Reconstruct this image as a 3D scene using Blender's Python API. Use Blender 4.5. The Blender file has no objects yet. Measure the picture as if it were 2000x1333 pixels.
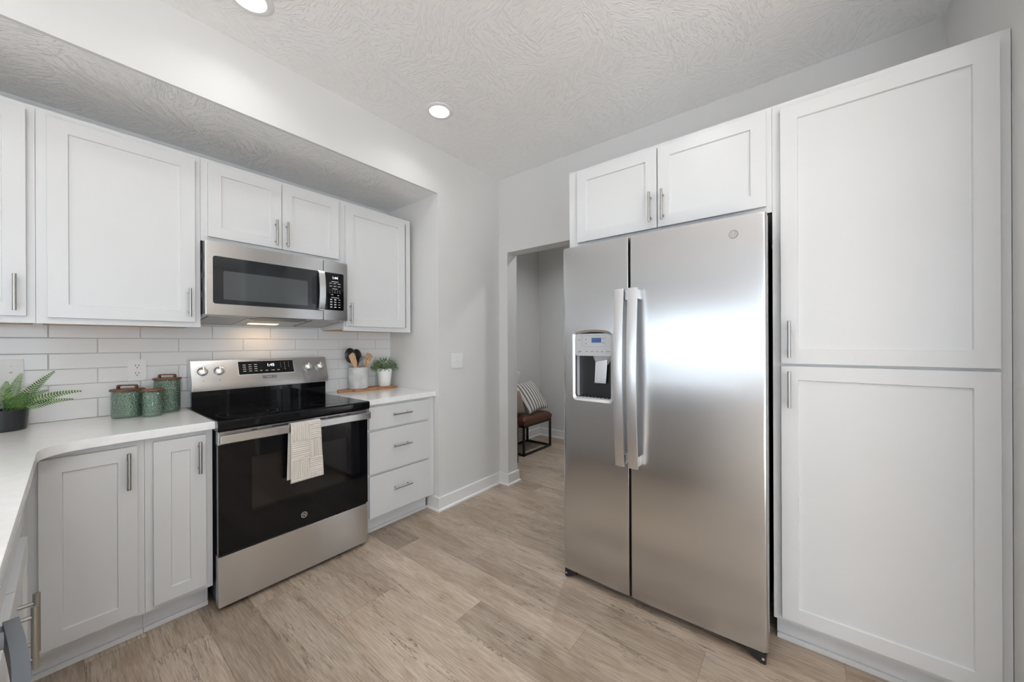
import bpy, bmesh, math, random
from mathutils import Vector, Matrix
random.seed(7)
SC = bpy.context.scene
COL = SC.collection
PI = math.pi

# ------------------------------------------------------------------ camera
cam_d = bpy.data.cameras.new('camera')
cam = bpy.data.objects.new('camera', cam_d)
COL.objects.link(cam)
cam_d.sensor_width = 36.0
cam_d.lens = 709.7 / 2000 * 36
cam_d.shift_x = -9.5 / 2000
cam_d.shift_y = 4.6 / 2000
cam_d.clip_start = 0.02
YAW, ROLL = math.radians(51.99), -0.00435
f_ = Vector((math.sin(YAW), math.cos(YAW), 0))
r_ = Vector((math.cos(YAW), -math.sin(YAW), 0))
u_ = Vector((0, 0, 1))
rr = r_ * math.cos(ROLL) + u_ * math.sin(ROLL)
uu = u_ * math.cos(ROLL) - r_ * math.sin(ROLL)
cam.matrix_world = Matrix(((rr.x, uu.x, -f_.x, -0.4832), (rr.y, uu.y, -f_.y, -2.8377), (rr.z, uu.z, -f_.z, 1.2812), (0, 0, 0, 1)))
SC.camera = cam

# ------------------------------------------------------------------ light, exposure
SC.view_settings.view_transform = 'Standard'
SC.view_settings.look = 'None'
SC.view_settings.gamma = 1.0
SC.view_settings.use_curve_mapping = False
SC.view_settings.exposure = 0.10
SC.cycles.max_bounces = 10
SC.cycles.diffuse_bounces = 7
SC.cycles.sample_clamp_indirect = 6.0
SC.cycles.caustics_reflective = False
SC.cycles.caustics_refractive = False

WORLD_STRENGTH = 3.9
w = bpy.data.worlds.new('sky')
SC.world = w
w.use_nodes = True
wn = w.node_tree.nodes
wn['Background'].inputs['Color'].default_value = (0.83, 0.95, 1.07, 1)
wn['Background'].inputs['Strength'].default_value = WORLD_STRENGTH

CAN_WATTS = 3.0
CAN_SPOTS = [(1.056, -1.010, 0.40), (0.047, -0.965, 0.34), (-0.96, -1.0, 0.3), (0.35, -2.3, 1.45), (-0.96, -2.3, 1.0),
             (0.047, -3.9, 0.6), (-1.6, -3.9, 0.6), (-3.9, -1.0, 0.6), (-3.7, -1.75, 0.6), (2.9, -1.2, 3.5)]  # last entry: unseen hallway light, added to brighten the dim hall
CEIL = 2.78


def area(name, loc, rot, sx, sy, watts, color=(1, 1, 1), shape='RECTANGLE', spread=PI, portal=False):
    d = bpy.data.lights.new(name, 'AREA')
    d.shape = shape
    d.size = sx
    if shape in ('RECTANGLE', 'ELLIPSE'):
        d.size_y = sy
    d.energy = watts
    d.color = color
    d.spread = spread
    if portal:
        d.cycles.is_portal = True
    o = bpy.data.objects.new(name, d)
    o.location = loc
    o.rotation_euler = rot
    COL.objects.link(o)
    return o


sd = bpy.data.lights.new('sun', 'SUN')
sd.energy = 55.0
sd.angle = 0.02
sd.color = (0.84, 0.95, 1.05)
so = bpy.data.objects.new('sun', sd)
so.rotation_euler = Vector((0.12, 0.74, -0.66)).to_track_quat('-Z', 'Y').to_euler()
COL.objects.link(so)

# room limits
WEST, SOUTH, EAST, NORTH = -6.5, -6.6, 2.055, 1.6
# portals let the sky in through the window openings
area('window_daylight', (WEST - 0.02, -1.15, 1.35), (0, -PI / 2, 0), 1.1, 3.7, 1, portal=True)
area('window_daylight', (WEST - 0.02, -4.85, 1.55), (0, -PI / 2, 0), 1.9, 2.9, 1, portal=True)
area('patio_daylight', (-2.05, SOUTH - 0.02, 1.2), (PI / 2, 0, 0), 3.3, 2.4, 1, portal=True)

# ------------------------------------------------------------------ materials
MATS = {}


def nodes_of(m):
    return m.node_tree.nodes, m.node_tree.links


def mat(name, color, rough=0.5, metal=0.0, spec=0.5, emit=None, estr=0.0, coat=0.0, aniso=0.0):
    m = bpy.data.materials.new(name)
    m.use_nodes = True
    b = m.node_tree.nodes['Principled BSDF']
    b.inputs['Base Color'].default_value = (*color, 1)
    b.inputs['Roughness'].default_value = rough
    b.inputs['Metallic'].default_value = metal
    b.inputs['Specular IOR Level'].default_value = spec
    if coat:
        b.inputs['Coat Weight'].default_value = coat
        b.inputs['Coat Roughness'].default_value = 0.08
    if aniso:
        b.inputs['Anisotropic'].default_value = aniso
    if emit:
        b.inputs['Emission Color'].default_value = (*emit, 1)
        b.inputs['Emission Strength'].default_value = estr
    MATS[name] = m
    return m


def add_noise_color(m, c1, c2, scale=6, stretch=(1, 1, 1), detail=4, lo=0.35, hi=0.65):
    n, l = nodes_of(m)
    tc = n.new('ShaderNodeTexCoord'); mp = n.new('ShaderNodeMapping'); nz = n.new('ShaderNodeTexNoise'); cr = n.new('ShaderNodeValToRGB')
    mp.inputs['Scale'].default_value = stretch
    nz.inputs['Scale'].default_value = scale
    nz.inputs['Detail'].default_value = detail
    cr.color_ramp.elements[0].position = lo; cr.color_ramp.elements[0].color = (*c1, 1)
    cr.color_ramp.elements[1].position = hi; cr.color_ramp.elements[1].color = (*c2, 1)
    l.new(tc.outputs['Object'], mp.inputs[0]); l.new(mp.outputs[0], nz.inputs['Vector']); l.new(nz.outputs['Fac'], cr.inputs[0])
    l.new(cr.outputs[0], n['Principled BSDF'].inputs['Base Color'])
    return nz


def add_noise_bump(m, scale=200, strength=0.1, dist=0.001, stretch=(1, 1, 1), detail=3):
    n, l = nodes_of(m)
    tc = n.new('ShaderNodeTexCoord'); mp = n.new('ShaderNodeMapping'); nz = n.new('ShaderNodeTexNoise'); bp = n.new('ShaderNodeBump')
    mp.inputs['Scale'].default_value = stretch
    nz.inputs['Scale'].default_value = scale
    nz.inputs['Detail'].default_value = detail
    bp.inputs['Strength'].default_value = strength
    bp.inputs['Distance'].default_value = dist
    l.new(tc.outputs['Object'], mp.inputs[0]); l.new(mp.outputs[0], nz.inputs['Vector']); l.new(nz.outputs['Fac'], bp.inputs['Height'])
    l.new(bp.outputs[0], n['Principled BSDF'].inputs['Normal'])


WHITE = mat('cabinet_paint', (0.695, 0.70, 0.708), 0.32)
add_noise_bump(WHITE, 60, 0.03, 0.001)
WALL = mat('wall_paint', (0.71, 0.705, 0.695), 0.7)
add_noise_bump(WALL, 140, 0.05, 0.001)
HALLWALL = WALL
TRIM = mat('trim_paint', (0.80, 0.80, 0.795), 0.35)
add_noise_bump(TRIM, 50, 0.02, 0.001)
QUARTZ = mat('quartz', (0.90, 0.90, 0.895), 0.08, spec=0.5)
add_noise_color(QUARTZ, (0.89, 0.89, 0.885), (0.93, 0.93, 0.925), 30)
BLACKGLASS = mat('black_glass', (0.004, 0.004, 0.005), 0.04, spec=0.28)
BLACKPLASTIC = mat('black_plastic', (0.012, 0.012, 0.013), 0.35)
DARKSTEEL = mat('dark_painted_steel', (0.045, 0.047, 0.052), 0.45)
GREYMETAL = mat('grey_painted_metal', (0.56, 0.565, 0.58), 0.4)
NICKEL = mat('brushed_nickel', (0.42, 0.405, 0.38), 0.32, 1.0)
add_noise_bump(NICKEL, 300, 0.06, 0.0005, (1, 1, 0.05))
CHROME = mat('satin_chrome_knob', (0.88, 0.87, 0.86), 0.34, 1.0)
SATIN = mat('satin_aluminium', (0.80, 0.80, 0.81), 0.30, 1.0)
WHITEPLASTIC = mat('white_plastic', (0.82, 0.82, 0.82), 0.3)
PRINT = mat('white_print', (0.62, 0.62, 0.62), 0.5)
GREYPRINT = mat('grey_print', (0.12, 0.12, 0.13), 0.5)
DISPLAY = mat('display_digits', (0.9, 0.95, 1), 0.5, emit=(0.85, 0.93, 1.0), estr=1.6)
LCD = mat('blue_lcd', (0.03, 0.06, 0.16), 0.2, emit=(0.05, 0.10, 0.28), estr=0.35)
LENS = mat('lamp_lens', (1, 1, 1), 0.5, emit=(1.0, 0.98, 0.95), estr=6.0)
WARMLENS = mat('warm_lamp_lens', (1, 0.9, 0.7), 0.5, emit=(1.0, 0.75, 0.45), estr=1.6)
GROUT = mat('grout', (0.62, 0.62, 0.615), 0.8)
TILE = mat('glazed_tile', (0.80, 0.805, 0.81), 0.13)
add_noise_bump(TILE, 16, 0.25, 0.002, detail=2)
RAWWOOD = mat('raw_wood', (0.50, 0.30, 0.16), 0.6)
add_noise_color(RAWWOOD, (0.46, 0.27, 0.14), (0.56, 0.35, 0.2), 8, (1, 12, 12))
WALNUT = mat('walnut_lid', (0.15, 0.065, 0.035), 0.45)
add_noise_color(WALNUT, (0.10, 0.042, 0.024), (0.21, 0.095, 0.052), 14, (1, 6, 6))
ACACIA = mat('acacia_board', (0.36, 0.17, 0.075), 0.4)
add_noise_color(ACACIA, (0.26, 0.11, 0.045), (0.47, 0.245, 0.12), 10, (1, 9, 9))
BEECH = mat('beech', (0.62, 0.40, 0.23), 0.5)
add_noise_color(BEECH, (0.55, 0.34, 0.19), (0.68, 0.47, 0.29), 20, (6, 6, 1))
CONCRETE = mat('concrete', (0.55, 0.55, 0.55), 0.75)
add_noise_color(CONCRETE, (0.46, 0.46, 0.465), (0.64, 0.64, 0.635), 14, detail=6)
POTWHITE = mat('white_ceramic', (0.84, 0.84, 0.83), 0.4)
FERNPOT = mat('black_pot', (0.018, 0.019, 0.022), 0.33)
SOIL = mat('soil', (0.03, 0.022, 0.016), 0.9)
FERN = mat('fern_leaf', (0.07, 0.19, 0.035), 0.45)
add_noise_color(FERN, (0.04, 0.14, 0.03), (0.22, 0.38, 0.09), 22)
LEAF = mat('herb_leaf', (0.10, 0.20, 0.06), 0.5)
add_noise_color(LEAF, (0.04, 0.10, 0.03), (0.26, 0.37, 0.17), 60)
COTTON = mat('cream_cotton', (0.72, 0.67, 0.62), 0.9)
add_noise_bump(COTTON, 500, 0.3, 0.001)
CREAM = mat('cream_linen', (0.66, 0.64, 0.60), 0.9)
TAUPE = mat('taupe_velvet', (0.27, 0.20, 0.17), 0.8)
LEATHER = mat('brown_leather', (0.10, 0.034, 0.017), 0.5)
add_noise_bump(LEATHER, 90, 0.15, 0.002)
IRON = mat('black_iron', (0.01, 0.01, 0.01), 0.5)
UTENSIL = mat('black_silicone', (0.012, 0.012, 0.014), 0.35)
WIRE = mat('steel_wire', (0.6, 0.6, 0.6), 0.25, 1.0)
RACK = mat('oven_rack', (0.80, 0.80, 0.80), 0.5)
ENAMEL = mat('oven_enamel', (0.16, 0.15, 0.145), 0.5)
FILTER = mat('grease_filter', (0.50, 0.50, 0.51), 0.5)


def steel(name, color, rough, aniso=0.75, axis='Z', vertical=False):
    m = mat(name, color, rough, 1.0, aniso=aniso)
    n, l = nodes_of(m)
    tg = n.new('ShaderNodeTangent'); tg.direction_type = 'RADIAL'; tg.axis = axis
    l.new(tg.outputs[0], n['Principled BSDF'].inputs['Tangent'])
    tc = n.new('ShaderNodeTexCoord'); mp = n.new('ShaderNodeMapping'); nz = n.new('ShaderNodeTexNoise'); mr = n.new('ShaderNodeMapRange')
    mp.inputs['Scale'].default_value = (900, 900, 4) if vertical else (4, 4, 900)
    if not vertical:
        n['Principled BSDF'].inputs['Anisotropic Rotation'].default_value = 0.25
    nz.inputs['Scale'].default_value = 3; nz.inputs['Detail'].default_value = 3
    mr.inputs['To Min'].default_value = rough - 0.006; mr.inputs['To Max'].default_value = rough + 0.008
    l.new(tc.outputs['Object'], mp.inputs[0]); l.new(mp.outputs[0], nz.inputs['Vector']); l.new(nz.outputs['Fac'], mr.inputs['Value'])
    l.new(mr.outputs[0], n['Principled BSDF'].inputs['Roughness'])
    return m


STEEL = steel('stainless_steel', (0.60, 0.59, 0.58), 0.29, 0.9)
FRIDGESTEEL = steel('stainless_fridge', (0.60, 0.60, 0.605), 0.24, 0.6, vertical=True)


def glass(name, color, rough=0.05, bump=0.0):
    m = mat(name, color, rough)
    n, l = nodes_of(m)
    out = n['Material Output']
    n.remove(n['Principled BSDF'])
    tr = n.new('ShaderNodeBsdfTransparent'); gl = n.new('ShaderNodeBsdfGlossy'); mx = n.new('ShaderNodeMixShader'); fr = n.new('ShaderNodeFresnel')
    df = n.new('ShaderNodeBsdfDiffuse'); m2 = n.new('ShaderNodeMixShader')
    tr.inputs[0].default_value = (*color, 1)
    df.inputs[0].default_value = (color[0] ** 3, color[1] ** 3 * 0.95, color[2] ** 3, 1)
    m2.inputs[0].default_value = 0.16 if bump else 0.0
    gl.inputs['Roughness'].default_value = rough
    fr.inputs['IOR'].default_value = 2.1 if bump else 1.5
    l.new(tr.outputs[0], m2.inputs[1]); l.new(df.outputs[0], m2.inputs[2])
    l.new(fr.outputs[0], mx.inputs[0]); l.new(m2.outputs[0], mx.inputs[1]); l.new(gl.outputs[0], mx.inputs[2]); l.new(mx.outputs[0], out.inputs[0])
    if bump:
        tc = n.new('ShaderNodeTexCoord'); vo = n.new('ShaderNodeTexVoronoi'); bp = n.new('ShaderNodeBump')
        vo.inputs['Scale'].default_value = 150
        bp.inputs['Strength'].default_value = bump; bp.inputs['Distance'].default_value = 0.004
        l.new(tc.outputs['Object'], vo.inputs['Vector']); l.new(vo.outputs['Distance'], bp.inputs['Height'])
        for s in (gl, fr, df):
            l.new(bp.outputs[0], s.inputs['Normal'])
    return m


GREENGLASS = glass('green_hammered_glass', (0.76, 0.93, 0.81), 0.07, 1.0)
OVENGLASS = glass('oven_window_glass', (0.62, 0.61, 0.60), 0.03)
MICROGLASS = mat('microwave_window', (0.075, 0.083, 0.088), 0.06)
DOORGLASS = mat('microwave_door_glass', (0.016, 0.019, 0.023), 0.05)


# stomp-brush ceiling plaster
def plaster(name, color, strength):
    m = mat(name, color, 0.85)
    n, l = nodes_of(m)
    tc = n.new('ShaderNodeTexCoord')
    vo = n.new('ShaderNodeTexVoronoi'); vo.inputs['Scale'].default_value = 6.0
    nz0 = n.new('ShaderNodeTexNoise'); nz0.inputs['Scale'].default_value = 9.0
    mixv = n.new('ShaderNodeMixRGB'); mixv.inputs[0].default_value = 0.12
    l.new(tc.outputs['Object'], mixv.inputs[1]); l.new(tc.outputs['Object'], nz0.inputs['Vector']); l.new(nz0.outputs['Color'], mixv.inputs[2])
    l.new(mixv.outputs[0], vo.inputs['Vector'])
    sep = n.new('ShaderNodeSeparateColor'); l.new(vo.outputs['Color'], sep.inputs[0])
    mul = n.new('ShaderNodeMath'); mul.operation = 'MULTIPLY'; mul.inputs[1].default_value = 6.283
    l.new(sep.outputs[0], mul.inputs[0])
    rot = n.new('ShaderNodeVectorRotate'); rot.rotation_type = 'Z_AXIS'
    l.new(tc.outputs['Object'], rot.inputs['Vector']); l.new(mul.outputs[0], rot.inputs['Angle'])
    mp = n.new('ShaderNodeMapping'); mp.inputs['Scale'].default_value = (7, 34, 1)
    l.new(rot.outputs[0], mp.inputs[0])
    nz = n.new('ShaderNodeTexNoise'); nz.inputs['Scale'].default_value = 2.2; nz.inputs['Detail'].default_value = 3; nz.inputs['Distortion'].default_value = 1.2
    l.new(mp.outputs[0], nz.inputs['Vector'])
    cr = n.new('ShaderNodeValToRGB')
    cr.color_ramp.elements[0].position = 0.50; cr.color_ramp.elements[0].color = (0, 0, 0, 1)
    cr.color_ramp.elements[1].position = 0.66; cr.color_ramp.elements[1].color = (1, 1, 1, 1)
    l.new(nz.outputs['Fac'], cr.inputs[0])
    bp = n.new('ShaderNodeBump'); bp.inputs['Strength'].default_value = strength; bp.inputs['Distance'].default_value = 0.004
    l.new(cr.outputs[0], bp.inputs['Height'])
    l.new(bp.outputs[0], n['Principled BSDF'].inputs['Normal'])
    return m


PLASTER = plaster('ceiling_plaster', (0.92, 0.92, 0.925), 0.55)
PLASTER_COARSE = plaster('alcove_plaster', (0.90, 0.90, 0.90), 0.85)


# vinyl plank floor
def plank_material():
    m = mat('vinyl_plank', (0.45, 0.36, 0.28), 0.42)
    n, l = nodes_of(m)
    bsdf = n['Principled BSDF']
    tc = n.new('ShaderNodeTexCoord')
    at = n.new('ShaderNodeAttribute'); at.attribute_name = 'tone'
    sep = n.new('ShaderNodeSeparateColor'); l.new(at.outputs['Color'], sep.inputs[0])
    off = n.new('ShaderNodeVectorMath'); off.operation = 'SCALE'; off.inputs['Scale'].default_value = 9.0
    l.new(at.outputs['Color'], off.inputs[0])
    add = n.new('ShaderNodeVectorMath'); add.operation = 'ADD'
    l.new(tc.outputs['Object'], add.inputs[0]); l.new(off.outputs[0], add.inputs[1])

    def noise(scale, sc, detail, dist=0.0, rough=0.55):
        mp = n.new('ShaderNodeMapping'); mp.inputs['Scale'].default_value = sc
        nz = n.new('ShaderNodeTexNoise'); nz.inputs['Scale'].default_value = scale; nz.inputs['Detail'].default_value = detail
        nz.inputs['Distortion'].default_value = dist; nz.inputs['Roughness'].default_value = rough
        l.new(add.outputs[0], mp.inputs[0]); l.new(mp.outputs[0], nz.inputs['Vector'])
        return nz

    def ramp(src, p0, p1, c0, c1):
        cr = n.new('ShaderNodeValToRGB')
        cr.color_ramp.elements[0].position = p0; cr.color_ramp.elements[0].color = (*c0, 1)
        cr.color_ramp.elements[1].position = p1; cr.color_ramp.elements[1].color = (*c1, 1)
        l.new(src, cr.inputs[0])
        return cr

    def mix(mode, fac, a, b):
        x = n.new('ShaderNodeMixRGB'); x.blend_type = mode
        if isinstance(fac, float):
            x.inputs[0].default_value = fac
        else:
            l.new(fac, x.inputs[0])
        l.new(a, x.inputs[1]); l.new(b, x.inputs[2])
        return x
    broad = noise(2.0, (5, 0.75, 1), 4, 1.2)
    base = ramp(broad.outputs['Fac'], 0.30, 0.70, (0.40, 0.31, 0.235), (0.56, 0.475, 0.39))
    fine = noise(14.0, (14, 0.7, 1), 6, 0.4, 0.65)
    fr = ramp(fine.outputs['Fac'], 0.34, 0.62, (0.62, 0.59, 0.56), (1.08, 1.07, 1.06))
    c = mix('MULTIPLY', 0.85, base.outputs[0], fr.outputs[0])
    # thin dark cracks along the grain
    crk = noise(2.6, (8, 0.62, 1), 5, 1.6, 0.62)
    wv = n.new('ShaderNodeMath'); wv.operation = 'SUBTRACT'; wv.inputs[1].default_value = 0.5
    l.new(crk.outputs['Fac'], wv.inputs[0])
    ab = n.new('ShaderNodeMath'); ab.operation = 'ABSOLUTE'; l.new(wv.outputs[0], ab.inputs[0])
    cr = ramp(ab.outputs[0], 0.002, 0.016, (1, 1, 1), (0, 0, 0))
    gate = noise(2.6, (3.2, 1.1, 1), 2)
    gr = ramp(gate.outputs['Fac'], 0.50, 0.60, (0, 0, 0), (0.85, 0.85, 0.85))
    cg = n.new('ShaderNodeMath'); cg.operation = 'MULTIPLY'; l.new(cr.outputs[0], cg.inputs[0]); l.new(gr.outputs[0], cg.inputs[1])
    dk = n.new('ShaderNodeRGB'); dk.outputs[0].default_value = (0.10, 0.07, 0.05, 1)
    c2 = mix('MIX', cg.outputs[0], c.outputs[0], dk.outputs[0])
    # tone of each plank
    tn = ramp(sep.outputs[0], 0.0, 1.0, (0.62, 0.60, 0.58), (1.20, 1.20, 1.20))
    c3 = mix('MULTIPLY', 1.0, c2.outputs[0], tn.outputs[0])
    l.new(c3.outputs[0], bsdf.inputs['Base Color'])
    bp = n.new('ShaderNodeBump'); bp.inputs['Strength'].default_value = 0.12; bp.inputs['Distance'].default_value = 0.002
    l.new(fine.outputs['Fac'], bp.inputs['Height']); l.new(bp.outputs[0], bsdf.inputs['Normal'])
    return m


PLANK = plank_material()
SEAM = mat('plank_seam', (0.16, 0.12, 0.09), 0.7)


def stripe_material():
    m = mat('striped_fabric', (0.7, 0.67, 0.63), 0.9)
    n, l = nodes_of(m)
    tc = n.new('ShaderNodeTexCoord'); sp = n.new('ShaderNodeSeparateXYZ'); mu = n.new('ShaderNodeMath'); mu.operation = 'MULTIPLY'; mu.inputs[1].default_value = 21.0
    fr = n.new('ShaderNodeMath'); fr.operation = 'FRACT'; cr = n.new('ShaderNodeValToRGB')
    cr.color_ramp.interpolation = 'CONSTANT'
    cr.color_ramp.elements[0].position = 0.0; cr.color_ramp.elements[0].color = (0.72, 0.69, 0.65, 1)
    cr.color_ramp.elements[1].position = 0.56; cr.color_ramp.elements[1].color = (0.17, 0.155, 0.15, 1)
    l.new(tc.outputs['Object'], sp.inputs[0]); l.new(sp.outputs['X'], mu.inputs[0]); l.new(mu.outputs[0], fr.inputs[0]); l.new(fr.outputs[0], cr.inputs[0])
    l.new(cr.outputs[0], n['Principled BSDF'].inputs['Base Color'])
    return m


STRIPE = stripe_material()

# ------------------------------------------------------------------ mesh helpers


def box(bm, x0, x1, y0, y1, z0, z1, bev=0.0, seg=2):
    x0, x1 = min(x0, x1), max(x0, x1); y0, y1 = min(y0, y1), max(y0, y1); z0, z1 = min(z0, z1), max(z0, z1)
    vs = [bm.verts.new((x, y, z)) for z in (z0, z1) for y in (y0, y1) for x in (x0, x1)]
    F = [(0, 2, 3, 1), (4, 5, 7, 6), (0, 1, 5, 4), (2, 6, 7, 3), (0, 4, 6, 2), (1, 3, 7, 5)]
    fs = [bm.faces.new([vs[i] for i in f]) for f in F]
    if bev > 0:
        es = set()
        for f in fs:
            es.update(f.edges)
        bmesh.ops.bevel(bm, geom=list(es), offset=bev, segments=seg, profile=0.5, affect='EDGES')
    return vs


def newbox(*a, **k):
    bm = bmesh.new()
    box(bm, *a, **k)
    return bm


def tube(bm, pts, r, seg=10, cap=True, closed=False):
    pts = [Vector(p) for p in pts]
    n = len(pts)
    rs = r if isinstance(r, (list, tuple)) else [r] * n
    rings = []
    ref = None
    for i, p in enumerate(pts):
        if closed:
            d = pts[(i + 1) % n] - pts[i - 1]
        else:
            d = pts[min(i + 1, n - 1)] - pts[max(i - 1, 0)]
        d.normalize()
        if ref is None:
            ref = Vector((0, 0, 1)) if abs(d.z) < 0.9 else Vector((1, 0, 0))
        a = d.cross(ref)
        if a.length < 1e-6:
            a = d.cross(Vector((0, 1, 0)))
        a.normalize()
        b = a.cross(d).normalized()
        ref = b
        rings.append([bm.verts.new(p + (a * math.cos(t) + b * math.sin(t)) * rs[i]) for t in [2 * PI * k / seg for k in range(seg)]])
    m = n if closed else n - 1
    for i in range(m):
        A, B = rings[i], rings[(i + 1) % n]
        for k in range(seg):
            bm.faces.new((A[k], B[k], B[(k + 1) % seg], A[(k + 1) % seg]))
    if cap and not closed:
        bm.faces.new(rings[0]); bm.faces.new(list(reversed(rings[-1])))


def lathe(bm, prof, c=(0, 0, 0), seg=40, sx=1.0, sy=1.0):
    rings = []
    for r, z in prof:
        if r < 1e-6:
            rings.append([bm.verts.new((c[0], c[1], c[2] + z))])
        else:
            rings.append([bm.verts.new((c[0] + r * sx * math.cos(2 * PI * k / seg), c[1] + r * sy * math.sin(2 * PI * k / seg), c[2] + z)) for k in range(seg)])
    for A, B in zip(rings, rings[1:]):
        for k in range(seg):
            k2 = (k + 1) % seg
            if len(A) == 1 and len(B) == 1:
                continue
            if len(A) == 1:
                bm.faces.new((A[0], B[k2], B[k]))
            elif len(B) == 1:
                bm.faces.new((A[k], A[k2], B[0]))
            else:
                bm.faces.new((A[k], A[k2], B[k2], B[k]))


def prism(bm, outline, axis, a0, a1, bev=0.0):
    """outline: 2-D points; axis: 'x','y','z' = extrusion axis, the two others in order"""
    def P(p, a):
        return {'x': (a, p[0], p[1]), 'y': (p[0], a, p[1]), 'z': (p[0], p[1], a)}[axis]
    A = [bm.verts.new(P(p, a0)) for p in outline]
    B = [bm.verts.new(P(p, a1)) for p in outline]
    fs = [bm.faces.new(A), bm.faces.new(list(reversed(B)))]
    n = len(outline)
    for i in range(n):
        fs.append(bm.faces.new((A[i], B[i], B[(i + 1) % n], A[(i + 1) % n])))
    if bev:
        es = set()
        for f in fs[:2]:
            es.update(f.edges)
        bmesh.ops.bevel(bm, geom=list(es), offset=bev, segments=2, profile=0.5, affect='EDGES')


def rrect(x0, x1, y0, y1, r, seg=6):
    pts = []
    for cx, cy, a in ((x1 - r, y1 - r, 0), (x0 + r, y1 - r, 90), (x0 + r, y0 + r, 180), (x1 - r, y0 + r, 270)):
        for k in range(seg + 1):
            t = math.radians(a + 90 * k / seg)
            pts.append((cx + r * math.cos(t), cy + r * math.sin(t)))
    return pts


def finish(bm, name, m, parent=None, origin=(0, 0, 0), smooth=38):
    bmesh.ops.recalc_face_normals(bm, faces=bm.faces)
    if origin != (0, 0, 0):
        bmesh.ops.translate(bm, verts=bm.verts, vec=-Vector(origin))
    for f in bm.faces:
        f.smooth = True
    lim = math.radians(smooth)
    for e in bm.edges:
        if len(e.link_faces) == 2:
            e.smooth = e.calc_face_angle(0) < lim
    me = bpy.data.meshes.new(name)
    bm.to_mesh(me); bm.free()
    for x in (m if isinstance(m, (list, tuple)) else [m]):
        me.materials.append(x)
    o = bpy.data.objects.new(name, me)
    COL.objects.link(o)
    if smooth < 60:
        wnm = o.modifiers.new('normals', 'WEIGHTED_NORMAL')
        wnm.keep_sharp = True
        wnm.weight = 60
    if parent is not None:
        o.parent = parent
    return o


class Thing:
    """an Empty at the base of a thing; parts are built in world coordinates and stored relative to it"""
    def __init__(self, name, label, cat, loc=(0, 0, 0), group=None):
        o = bpy.data.objects.new(name, None)
        o.empty_display_size = 0.05
        COL.objects.link(o)
        o.location = loc
        o['label'] = label; o['category'] = cat
        if group:
            o['group'] = group
        self.o = o; self.loc = tuple(loc)

    def part(self, name, bm, m, parent=None, smooth=38, label=None):
        p = finish(bm, name, m, parent or self.o, self.loc, smooth)
        if label:
            p['label'] = label
        return p


def tagged(o, label, cat, group=None):
    o['label'] = label; o['category'] = cat
    if group:
        o['group'] = group
    return o


def structure(name, bm, m, smooth=38):
    o = finish(bm, name, m, None, (0, 0, 0), smooth)
    o['kind'] = 'structure'
    return o


def text_bm(s, size, M, depth=0.0003, align='CENTER'):
    """text as a mesh, lettering in the local xy plane, moved by matrix M"""
    cu = bpy.data.curves.new('lettering', 'FONT')
    cu.body = s; cu.size = size; cu.align_x = align; cu.align_y = 'CENTER'; cu.extrude = depth
    ob = bpy.data.objects.new('lettering', cu)
    COL.objects.link(ob)
    dg = bpy.context.evaluated_depsgraph_get()
    me = bpy.data.meshes.new_from_object(ob.evaluated_get(dg))
    bm = bmesh.new(); bm.from_mesh(me)
    bpy.data.objects.remove(ob); bpy.data.curves.remove(cu); bpy.data.meshes.remove(me)
    bm.transform(M)
    return bm


def join(a, b):
    me = bpy.data.meshes.new('tmp')
    b.to_mesh(me); b.free()
    a.from_mesh(me)
    bpy.data.meshes.remove(me)
    return a


# frames for lettering: columns = text x, text y, outward normal
def frame(origin, xdir, ydir):
    x = Vector(xdir).normalized(); y = Vector(ydir).normalized(); z = x.cross(y)
    return Matrix(((x.x, y.x, z.x, origin[0]), (x.y, y.y, z.y, origin[1]), (x.z, y.z, z.z, origin[2]), (0, 0, 0, 1)))


def emblem(M, r):
    """round monogram: ring, two looped letters and four curls"""
    bm = bmesh.new()
    ring = lambda rad, t: tube(bm, [(rad * math.cos(a), rad * math.sin(a), 0.0004) for a in [2 * PI * k / 36 for k in range(36)]], t, 6, closed=True)
    ring(r, r * 0.07)
    ring(r * 0.84, r * 0.035)
    for k in range(4):
        a0 = math.radians(45 + 90 * k)
        c = Vector((math.cos(a0), math.sin(a0), 0)) * r * 0.62
        tube(bm, [(c.x + r * 0.17 * math.cos(a0 + t), c.y + r * 0.17 * math.sin(a0 + t), 0.0004) for t in [0.6 + 4.4 * j / 10 for j in range(11)]], r * 0.045, 5)
    bm.transform(M)
    join(bm, text_bm('GE', r * 0.86, M @ Matrix.Shear('XY', 4, (0.25, 0)) if False else M, 0.0005))
    return bm


# ------------------------------------------------------------------ room shell
YB = 0.0            # tiled wall
Y2 = -0.648         # flush wall plane / front of the soffit
XA = 1.343          # side wall of the cooking alcove
XB = EAST           # fridge wall
YE = -3.371         # return wall beside the pantry
ZS = 2.4354         # alcove ceiling
HX0, HX1, HY0, HY1 = XB + 0.135, 3.735, -2.7, 0.06   # hallway room

# floor, plank by plank
bm = bmesh.new()
tone = bm.loops.layers.float_color.new('tone')


def quad(x0, x1, y0, y1, z, mi, t=None):
    f = bm.faces.new([bm.verts.new(p) for p in ((x0, y0, z), (x1, y0, z), (x1, y1, z), (x0, y1, z))])
    f.material_index = mi
    for lp in f.loops:
        lp[tone] = t or (0.5, 0.5, 0.5, 1)


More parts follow.
